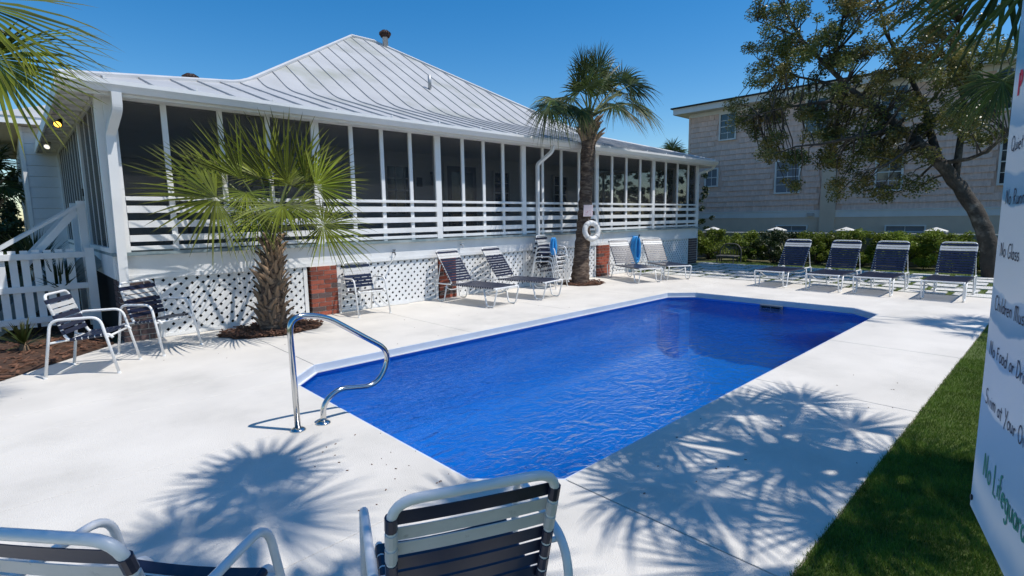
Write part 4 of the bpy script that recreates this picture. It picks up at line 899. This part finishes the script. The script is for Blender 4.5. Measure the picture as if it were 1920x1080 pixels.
mb = MB(); mb.add([(NX-.75, NY0, 7.2), (NX-.75, NY1+.72, 7.2), (NX+9.6, NY1+.72, 7.2), (NX+9.6, NY0, 7.2), (NX-.75, NY0, 7.27), (NX-.75, NY1+.72, 7.27), (NX+9.6, NY1+.72, 7.27), (NX+4.5, NY1-4, 8.1), (NX+4.5, NY0, 8.1), (NX+9.6, NY0, 7.27)], [(0, 1, 5, 4), (1, 2, 6, 5), (4, 5, 7, 8), (5, 6, 7), (6, 9, 8, 7), (0, 3, 2, 1)]); mb.build('roof', nbroof, nh)
wins = [(12.15, 12.95, 5.40, 6.88-.05, 5), (9.05, 10.05, 2.62, 4.05, 3), (5.12, 5.98, 2.55, 4.0, 2), (1.4, 2.1, 2.6, 4.2, 2), (13.0, 13.6, 3.12, 3.95, 1), (8.0, 8.85, 5.3, 6.7, 2), (5.12, 5.98, 5.3, 6.7, 2), (1.6, 2.4, 5.3, 6.7, 2)]
wins[0] = (12.15, 12.9, 5.42, 6.65, 4)
for y0, y1, z0, z1, k in wins: win(nh, y0, y1, z0, z1, NX-.02, glass if k % 2 == 0 else blind, 2, 4 if z1-z0 > 1 else 2, .07, nbtrim, 'x', -1)
for y0 in (8.6, 4.2): win(nh, y0, y0+1.3, .55, 1.02, NX-.031, blind, 2, 2, .05, nbtrim, 'x', -1, 'basement_window')
mb = MB(); mb.box((NX-.12, 8.3, 1.47), (NX-.055, 8.6, 1.62)); mb.build('wall_lamp', galv, nh)
def inwin(ya, yb, za, zb): return any(ya < y1+.07 and yb > y0-.07 and za < z1+.07 and zb > z0-.07 for y0, y1, z0, z1, k in wins) or (ya < 8.05 and yb > 7.45 and za < 3.9)
pieces = []; z = 1.745; row = 0
while z < 6.70:
    h = min(.262, 6.72-z); y = NY0+rng.uniform(0, .3)
    while y < NY1-.12:
        wd_ = rng.choice([.18, .22, .27, .33]); y1 = min(y+wd_, NY1-.11)
        if not inwin(y, y1, z, z+h) and y1-y > .06: pieces.append((y, y1, z, h))
        y = y1
    z += .262; row += 1
vis = [p for p in pieces if p[0] > 1.3]; vis.sort(key=lambda p: -p[0]); single = set(vis[:300])
mb = MB()
shc = {}
for p in pieces:
    y, y1, z, h = p; yo = rng.uniform(.0, .008); zo = rng.uniform(-.012, .0)
    if p in single:
        key = (round(y1-y, 2), round(h, 2))
        if key not in shc:
            m2_ = MB(); w2 = key[0]/2-.0015
            m2_.add([(-.045, -w2, 0), (-.045, w2, 0), (-.004, w2, key[1]), (-.004, -w2, key[1]), (0, -w2, 0), (0, w2, 0), (0, w2, key[1]), (0, -w2, key[1])], [(0, 3, 2, 1), (0, 1, 5, 4), (1, 2, 6, 5), (3, 0, 4, 7)]); shc[key] = m2_.mesh('shingle', shingle)
        o = bpy.data.objects.new('shingle', shc[key]); col.objects.link(o); o.parent = nh; o.location = Vector((NX-.001-yo, (y+y1)/2, z+zo))-ORG[nh]
    else:
        a = y+.003; b = y1-.003; X = NX-.001-yo; mb.add([(X-.045, a, z+zo), (X-.045, b, z+zo), (X-.004, b, z+h), (X-.004, a, z+h), (X, a, z+zo), (X, b, z+zo)], [(0, 3, 2, 1), (0, 1, 5, 4)])
mb.build('shingles', shingle, nh, kind='stuff')
bw = thing('block_wall', (20, 4, 0), 'low block wall with white capped posts behind the hedge', 'wall')
mb = MB(); mb.box((20.0, -3, -.05), (20.14, 10.6, .90)); mb.build('panel', lowwall, bw)
mb = MB(); mb.box((19.97, -3, .902), (20.17, 10.6, .94)); mb.build('coping', capm, bw)
for y in (9.75, 7.38, 5.2, 2.85, .5, -1.8):
    mb = MB(); mb.box((19.9, y-.2, -.05), (20.26, y+.2, .985)); p = mb.build('post', lowwall, bw)
    mb = MB(); mb.add([(19.85, y-.26, .99), (20.31, y-.26, .99), (20.31, y+.26, .99), (19.85, y+.26, .99), (19.85, y-.26, 1.03), (20.31, y-.26, 1.03), (20.31, y+.26, 1.03), (19.85, y+.26, 1.03), (20.08, y, 1.14)], [(3, 2, 1, 0), (0, 1, 5, 4), (1, 2, 6, 5), (2, 3, 7, 6), (3, 0, 4, 7), (4, 5, 8), (5, 6, 8), (6, 7, 8), (7, 4, 8)]); mb.build('post_cap', capm, p)

# ================================================================== LEANING OAK
ok = thing('oak_tree', (17.3, 1.25, -.03), 'leaning live oak with dark trunk and open crown over the hedge', 'oak tree')
OX = 17.3
trunk_px = [(1862, 500, 0), (1852, 455, 0), (1835, 405, 0), (1800, 350, 0), (1758, 300, -.05), (1715, 262, -.1), (1660, 215, -.2), (1600, 170, -.2), (1545, 120, 0), (1500, 70, .2), (1470, 20, .3)]
def opt(px_, py_, dx): return on_x(px_, py_, OX+dx)
tmb = MB(); TP = [opt(*p) for p in trunk_px]; TP[0].z = -.06
segs = []
def limb(pts, r0, r1, n_=9, mb_=None):
    P = [lerp_poly(pts, k/(4*(len(pts)-1))) for k in range(4*(len(pts)-1)+1)]; K = len(P)-1
    for k in range(1, K): P[k] = P[k]+Vector((rng.uniform(-1, 1), rng.uniform(-1, 1), rng.uniform(-1, 1)))*r0*.09
    rr = [r0+(r1-r0)*(k/K)**.8 for k in range(K+1)]
    (mb_ or tmb).tube(P, rr, n_); segs.extend(zip(P, rr))
limb(TP[:6], .20, .135, 14); limb(TP[5:], .11, .03)
limbs = [([(1758, 300, 0), (1745, 250, .5), (1735, 200, .9), (1700, 130, 1.2), (1660, 60, 1.4), (1640, -20, 1.5)], .15, .04), ([(1790, 335, 0), (1800, 270, .3), (1810, 200, .6), (1790, 120, .8), (1800, 40, 1.0)], .13, .04),
 ([(1770, 305, 0), (1815, 298, -.3), (1850, 285, -.6), (1890, 250, -.9)], .08, .04), ([(1690, 240, -.1), (1640, 250, -.8), (1590, 260, -1.2), (1540, 270, -1.6), (1490, 275, -1.8)], .10, .03), ([(1640, 200, -.2), (1560, 190, -.6), (1480, 200, -.9), (1420, 215, -1.0)], .09, .025),
 ([(1600, 170, -.2), (1530, 150, .3), (1470, 140, .6), (1420, 110, .8)], .07, .02), ([(1560, 135, 0), (1570, 70, .5), (1590, 0, .8), (1600, -60, 1)], .07, .025), ([(1715, 262, -.1), (1690, 290, -1), (1660, 310, -1.4), (1620, 320, -1.6)], .07, .02), ([(1735, 200, .9), (1780, 150, 1.2), (1830, 110, 1.4)], .06, .02), ([(1500, 70, .2), (1450, 50, .4), (1420, 40, .5)], .05, .02)]
for pts, r0, r1 in limbs: limb([opt(*p) for p in pts], r0*.75, r1*.7)
main = list(segs)
# clumps: pixel box regions with a share and depth spread
reg = [((1400, 205), (1680, 300), 80, 1.0), ((1440, 280), (1640, 330), 18, .8), ((1640, 230), (1740, 300), 18, 1.0), ((1370, 190), (1440, 250), 14, .6), ((1410, 0), (1600, 130), 78, 1.2), ((1400, 80), (1480, 160), 16, .8), ((1430, 140), (1650, 220), 50, 1.2), ((1580, -40), (1760, 110), 60, 1.3), ((1640, 100), (1830, 250), 70, 1.4), ((1740, -40), (1890, 120), 34, 1.3), ((1800, 190), (1890, 270), 16, .8), ((1560, 330), (1680, 372), 12, .7), ((1470, 340), (1500, 365), 4, .4), ((1700, 330), (1745, 370), 3, .4), ((1400, -160), (1850, -20), 70, 1.6)]
cl = []
for (x0, y0), (x1, y1), cnt, ds in reg:
    for k in range(cnt):
        p = opt(rng.uniform(x0, x1), rng.uniform(y0, y1), rng.uniform(-ds, ds)*1.1); cl.append((p.x, p.y, p.z, rng.uniform(.15, .35)))
twm = MB()
for c_ in cl:
    p = Vector(c_[:3]); best = min(main, key=lambda s: (s[0]-p).length_squared); mdl = (best[0]+p)/2+Vector((rng.uniform(-.15, .15), rng.uniform(-.15, .15), rng.uniform(-.05, .2)))
    twm.tube([best[0], mdl, p], [min(.03, best[1]*.6), .016, .006], 4, cap=False)
tro = tmb.build('trunk', bark, ok, smooth=True); twm.build('twigs', bark, ok, kind='stuff')
leaf_cloud('crown', ok, cl, 2500, .08, oakleaf, .5)

# ================================================================== THINGS ON THE PALM AND THE PORCH
lr = thing('life_ring', (10.1, 7.83, 1.0), 'white ring buoy hung on the tall palm trunk', 'life ring')
rc = on_y(1109, 433, 7.80); mb = MB(); fn = Vector((-.25, -.95, .12)).normalized(); u = fn.cross(Vector((0, 0, 1))).normalized(); v_ = u.cross(fn)
pts = [rc+(u*math.cos(k*6.2832/28)+v_*math.sin(k*6.2832/28))*.19 for k in range(28)]; mb.tube(pts, .062, 12, closed=True); mb.build('ring', ringm, lr, smooth=True)
for k in (1, 3, 5, 7):
    a = k*math.pi/4; c_ = rc+(u*math.cos(a)+v_*math.sin(a))*.19; tg = (-u*math.sin(a)+v_*math.cos(a)); mb = MB(); mb.tube([c_-tg*.02, c_+tg*.02], .065, 12); mb.build('band', wstrap, lr, smooth=True)
mb = MB(); mb.tube(fillet([rc-u*.25+v_*.05, rc-u*.33-v_*.08, rc-u*.40-v_*.25+fn*-.1, rc-u*.25-v_*.33], .08), .006, 6); mb.tube([rc+v_*.2, rc+v_*.30-fn*.1], .006, 6); mb.build('rope', rope_m, lr)
npos = on_y(1103, 395, 7.88); nn_ = thing('notice_card', npos, 'small square printed notice nailed to the tall palm trunk', 'notice')
mb = MB(); pl = [(-.135, -.135), (.135, -.135), (.135, .135), (-.135, .135)]; uu = Vector((.97, -.25, 0)); vv = Vector((.06, .0, 1)).normalized(); nv = Vector((-.25, -.97, 0))
mb.add([npos+uu*a+vv*b for a, b in pl]+[npos+uu*a+vv*b-nv*.006 for a, b in pl], [(0, 1, 2, 3), (7, 6, 5, 4), (0, 4, 5, 1), (1, 5, 6, 2), (2, 6, 7, 3), (3, 7, 4, 0)]); mb.build('card', paper, nn_)
for a, b in ((0, .115), (0, -.115)):
    mb = MB(); p = npos+uu*a+vv*b+nv*.003; mb.tube([p, p+nv*.005], .007, 8); mb.build('nail', galv, nn_)
def coil(name, c_, rx, rz, n_, label, thick=.019, hook=True, tilt=0):
    t_ = thing(name, c_, label, 'hose'); c_ = Vector(c_)
    for k in range(n_):
        r1 = rng.uniform(.75, 1.12); r2 = rng.uniform(.82, 1.1); oy = rng.uniform(-.03, .03)-k*.012; ox = rng.uniform(-.03, .03); pts = []
        for j in range(22):
            a = j*6.2832/22; sag = (1+math.sin(a))*.5
            pts.append(c_+Vector((rx*r1*math.cos(a)*(1.15-.35*sag)+ox+tilt*math.sin(a), oy, rz*r2*math.sin(a)-rz*(r2-1))))
        mb = MB(); mb.tube(pts, thick, 8, closed=True); mb.build('loop', blue_m, t_, smooth=True)
    if hook:
        mb = MB(); mb.tube([c_+Vector((0, .06, rz)), c_+Vector((0, -.14, rz-.02)), c_+Vector((0, -.16, rz+.06))], .02, 8); mb.build('hook', blackcap, t_)
    return t_
coil('blue_hose', (12.98, YF-.10, .64), .13, .38, 9, 'bright blue hose coil hanging from a black hook on the porch band', .03)
coil('hose_coil', (8.80, 8.0, .97), .06, .17, 6, 'small blue hose coil draped over the stacked chairs', .022, False)

# ================================================================== RULES SIGN
DV = Vector((math.cos(R(15.8)), math.sin(R(15.8)), 0)); SU = -DV; SN = Vector((SU.y*1, -SU.x, 0)); SN = SU.cross(Vector((0, 0, 1)))
d0 = ray(1825, 948); k0 = 1.42/math.hypot(d0.x, d0.y); S0 = Vector((0, 0, CAM_H))+d0*k0        # lower far corner
def sign_uv(px_, py_):
    d = ray(px_, py_); o_ = Vector((0, 0, CAM_H)); t_ = (S0-o_).dot(SN)/d.dot(SN); p = o_+d*t_-S0; return p.dot(SU), p.z
SW, SH = .80, 1.12
sg = thing('pool_rules_sign', (S0.x, S0.y, 0), 'large white and blue pool rules sign with handwritten lines', 'sign')
sg.rotation_euler = (0, 0, math.atan2(SU.y, SU.x))
mb = MB(); mb.box((0, -.006, 0), (SW, -.0005, SH)); bo = mb.build('board', signm, sg, local=True, bevel=.002); bo.location = (0, 0, S0.z); 
# local frame: x along the text, z up, the printed side faces -y
bo.data.update()
for xx in (.52, .74):
    mb = MB(); mb.box((xx, .001, -.04), (xx+.09, .09, S0.z+SH-.03)); mb.build('post', wood, sg, local=True)
for a, b in ((.014, .024), (SW-.014, .024), (.014, SH-.024), (SW-.014, SH-.024)):
    mb = MB(); mb.tube([(a, -.0062, b+S0.z), (a, -.009, b+S0.z)], .006, 10); mb.build('screw', bronze, sg, local=True)
def arc(cx_, cy_, rx, ry, a0, a1, n_=12): return [(cx_+rx*math.cos(R(a0+(a1-a0)*k/n_)), cy_+ry*math.sin(R(a0+(a1-a0)*k/n_))) for k in range(n_+1)]
GL = {  # simple hand-drawn stroke letters: (advance, strokes); x-height .5, cap 1
 'a': (.48, [arc(.2, .24, .19, .24, 40, 400), [(.38, .48), (.37, .1), (.44, 0)]]), 'b': (.48, [[(.05, 1), (.04, 0)], arc(.22, .24, .19, .24, -170, 170)]), 'c': (.42, [arc(.22, .24, .2, .25, 50, 310)]),
 'd': (.5, [arc(.2, .24, .19, .24, 0, 360), [(.40, 1), (.41, 0)]]), 'e': (.46, [[(.04, .26), (.39, .3)]+arc(.21, .25, .19, .25, 20, 310)]), 'f': (.36, [arc(.26, .82, .14, .17, 60, 180)+[(.12, 0)], [(0, .5), (.3, .52)]]),
 'g': (.48, [arc(.2, .24, .18, .24, 0, 360), [(.38, .46), (.38, -.2)]+arc(.2, -.2, .18, .18, 0, -150)]), 'h': (.48, [[(.05, 1), (.04, 0)], [(.05, .25)]+arc(.21, .3, .16, .2, 160, 0)+[(.38, 0)]]), 'i': (.2, [[(.08, .48), (.09, 0)], [(.08, .68), (.09, .72)]]),
 'k': (.45, [[(.05, 1), (.05, 0)], [(.35, .5), (.06, .22), (.38, 0)]]), 'l': (.2, [[(.08, 1), (.09, .05), (.13, 0)]]), 'm': (.7, [[(.05, .5), (.05, 0)], [(.05, .25)]+arc(.19, .3, .13, .2, 160, 0)+[(.32, 0)], [(.32, .25)]+arc(.46, .3, .14, .2, 160, 0)+[(.61, 0)]]),
 'n': (.48, [[(.05, .5), (.05, 0)], [(.05, .25)]+arc(.21, .3, .16, .2, 160, 0)+[(.38, 0)]]), 'o': (.47, [arc(.22, .25, .19, .25, 80, 445)]), 'r': (.36, [[(.05, .5), (.06, 0)], [(.05, .25)]+arc(.2, .28, .15, .2, 150, 40)]), 's': (.4, [arc(.2, .37, .14, .12, 40, 250, 8)+arc(.2, .12, .15, .13, 80, -150, 8)]),
 't': (.36, [[(.16, .8), (.15, .06), (.25, 0)], [(0, .52), (.3, .54)]]), 'u': (.5, [[(.05, .5), (.05, .2)]+arc(.21, .2, .16, .2, 180, 360)+[(.38, .5), (.38, .1), (.44, 0)]]), 'w': (.65, [[(.03, .5), (.15, 0), (.3, .42), (.44, 0), (.58, .5)]]), 'y': (.45, [[(.04, .5), (.2, .05)], [(.38, .5), (.1, -.4)]]), 'D': (.66, [[(.08, 1), (.07, 0)], [(.0, 1)]+arc(.1, .5, .48, .5, 85, -90)]),
 'C': (.6, [arc(.34, .5, .29, .5, 50, 310)]), 'F': (.5, [[(.08, .8), (.07, 0)], [(.06, .8), (.42, .84)], [(.07, .45), (.36, .48)]]), 'G': (.68, [arc(.36, .48, .31, .48, 55, 320)+[(.62, .38), (.36, .38)]]), 'L': (.5, [[(.08, 1.05), (.06, -.12), (.45, -.1)]]), 'M': (.8, [[(.06, 0), (.1, .95)]+arc(.23, .75, .13, .2, 170, 0)+[(.36, .05)], [(.36, .7)]+arc(.5, .75, .14, .2, 170, 0)+[(.66, 0)]]),
 'N': (.68, [[(.06, 0), (.08, .95)], [(.08, .95), (.5, .05)], [(.5, .05), (.52, 1)]]), 'O': (.72, [arc(.34, .5, .3, .5, 80, 445)]), 'Q': (.75, [arc(.36, .5, .31, .5, 80, 445), [(.45, .2), (.72, -.1)]]), 'R': (.62, [[(.08, 1), (.07, 0)], [(.06, .98)]+arc(.22, .74, .24, .24, 80, -90)+[(.12, .5), (.52, 0)]]), 'S': (.55, [arc(.28, .74, .2, .25, 40, 260, 9)+arc(.26, .25, .22, .26, 80, -150, 9)]), 'Y': (.6, [[(.05, 1), (.28, .5)], [(.55, 1), (.12, -.3)]]),
 'P': (.55, [[(.07, 1), (.07, 0)], [(.06, .98)]+arc(.22, .73, .24, .25, 80, -90)+[(.08, .48)]]), ' ': (.32, [])}
def write(txt, px_, py_, hpx, m_, xs_=1.12, wt=.10):
    u0, v0 = sign_uv(px_, py_); u1, v1 = sign_uv(px_, py_-hpx); H_ = v1-v0; mb = MB(); u_ = u0; wv = H_*wt/2
    for ch in txt:
        adv, strokes = GL[ch]; jit_ = rng.uniform(-.03, .03)*H_; sl = rng.uniform(-.03, .05)
        for s_ in strokes:
            P = [Vector((u_+(a+sl*b)*H_*xs_, 0, S0.z+v0+b*H_+jit_)) for a, b in s_]; vs_ = []
            for k in range(len(P)):
                a = P[max(0, k-1)]; b = P[min(len(P)-1, k+1)]; t_ = (b-a).normalized() if (b-a).length > 1e-9 else Vector((1, 0, 0)); nn2 = Vector((-t_.z, 0, t_.x))
                for sgn in (-1, 1): q = P[k]+nn2*wv*sgn; vs_.append((q.x, -.0068, q.z))
            mb.add(vs_, [(2*k, 2*k+1, 2*k+3, 2*k+2) for k in range(len(P)-1)])
        u_ += (adv+.05)*H_*xs_
        if u_ > SW-.03: break
    return mb.build('lettering', m_, sg, local=True)
write('P', 1917, 178, 40, ink_r, 1.0, .25)
write('Quiet', 1904, 283, 26, ink); write('No Running', 1893, 383, 27, ink); write('No Glass', 1883, 480, 27, ink); write('Children Must', 1873, 580, 28, ink)
write('No Food or Drink', 1863, 664, 29, ink); write('Swim at Your Own', 1855, 754, 30, ink); write('No Lifeguard', 1851, 890, 50, ink_g, .95, .13)
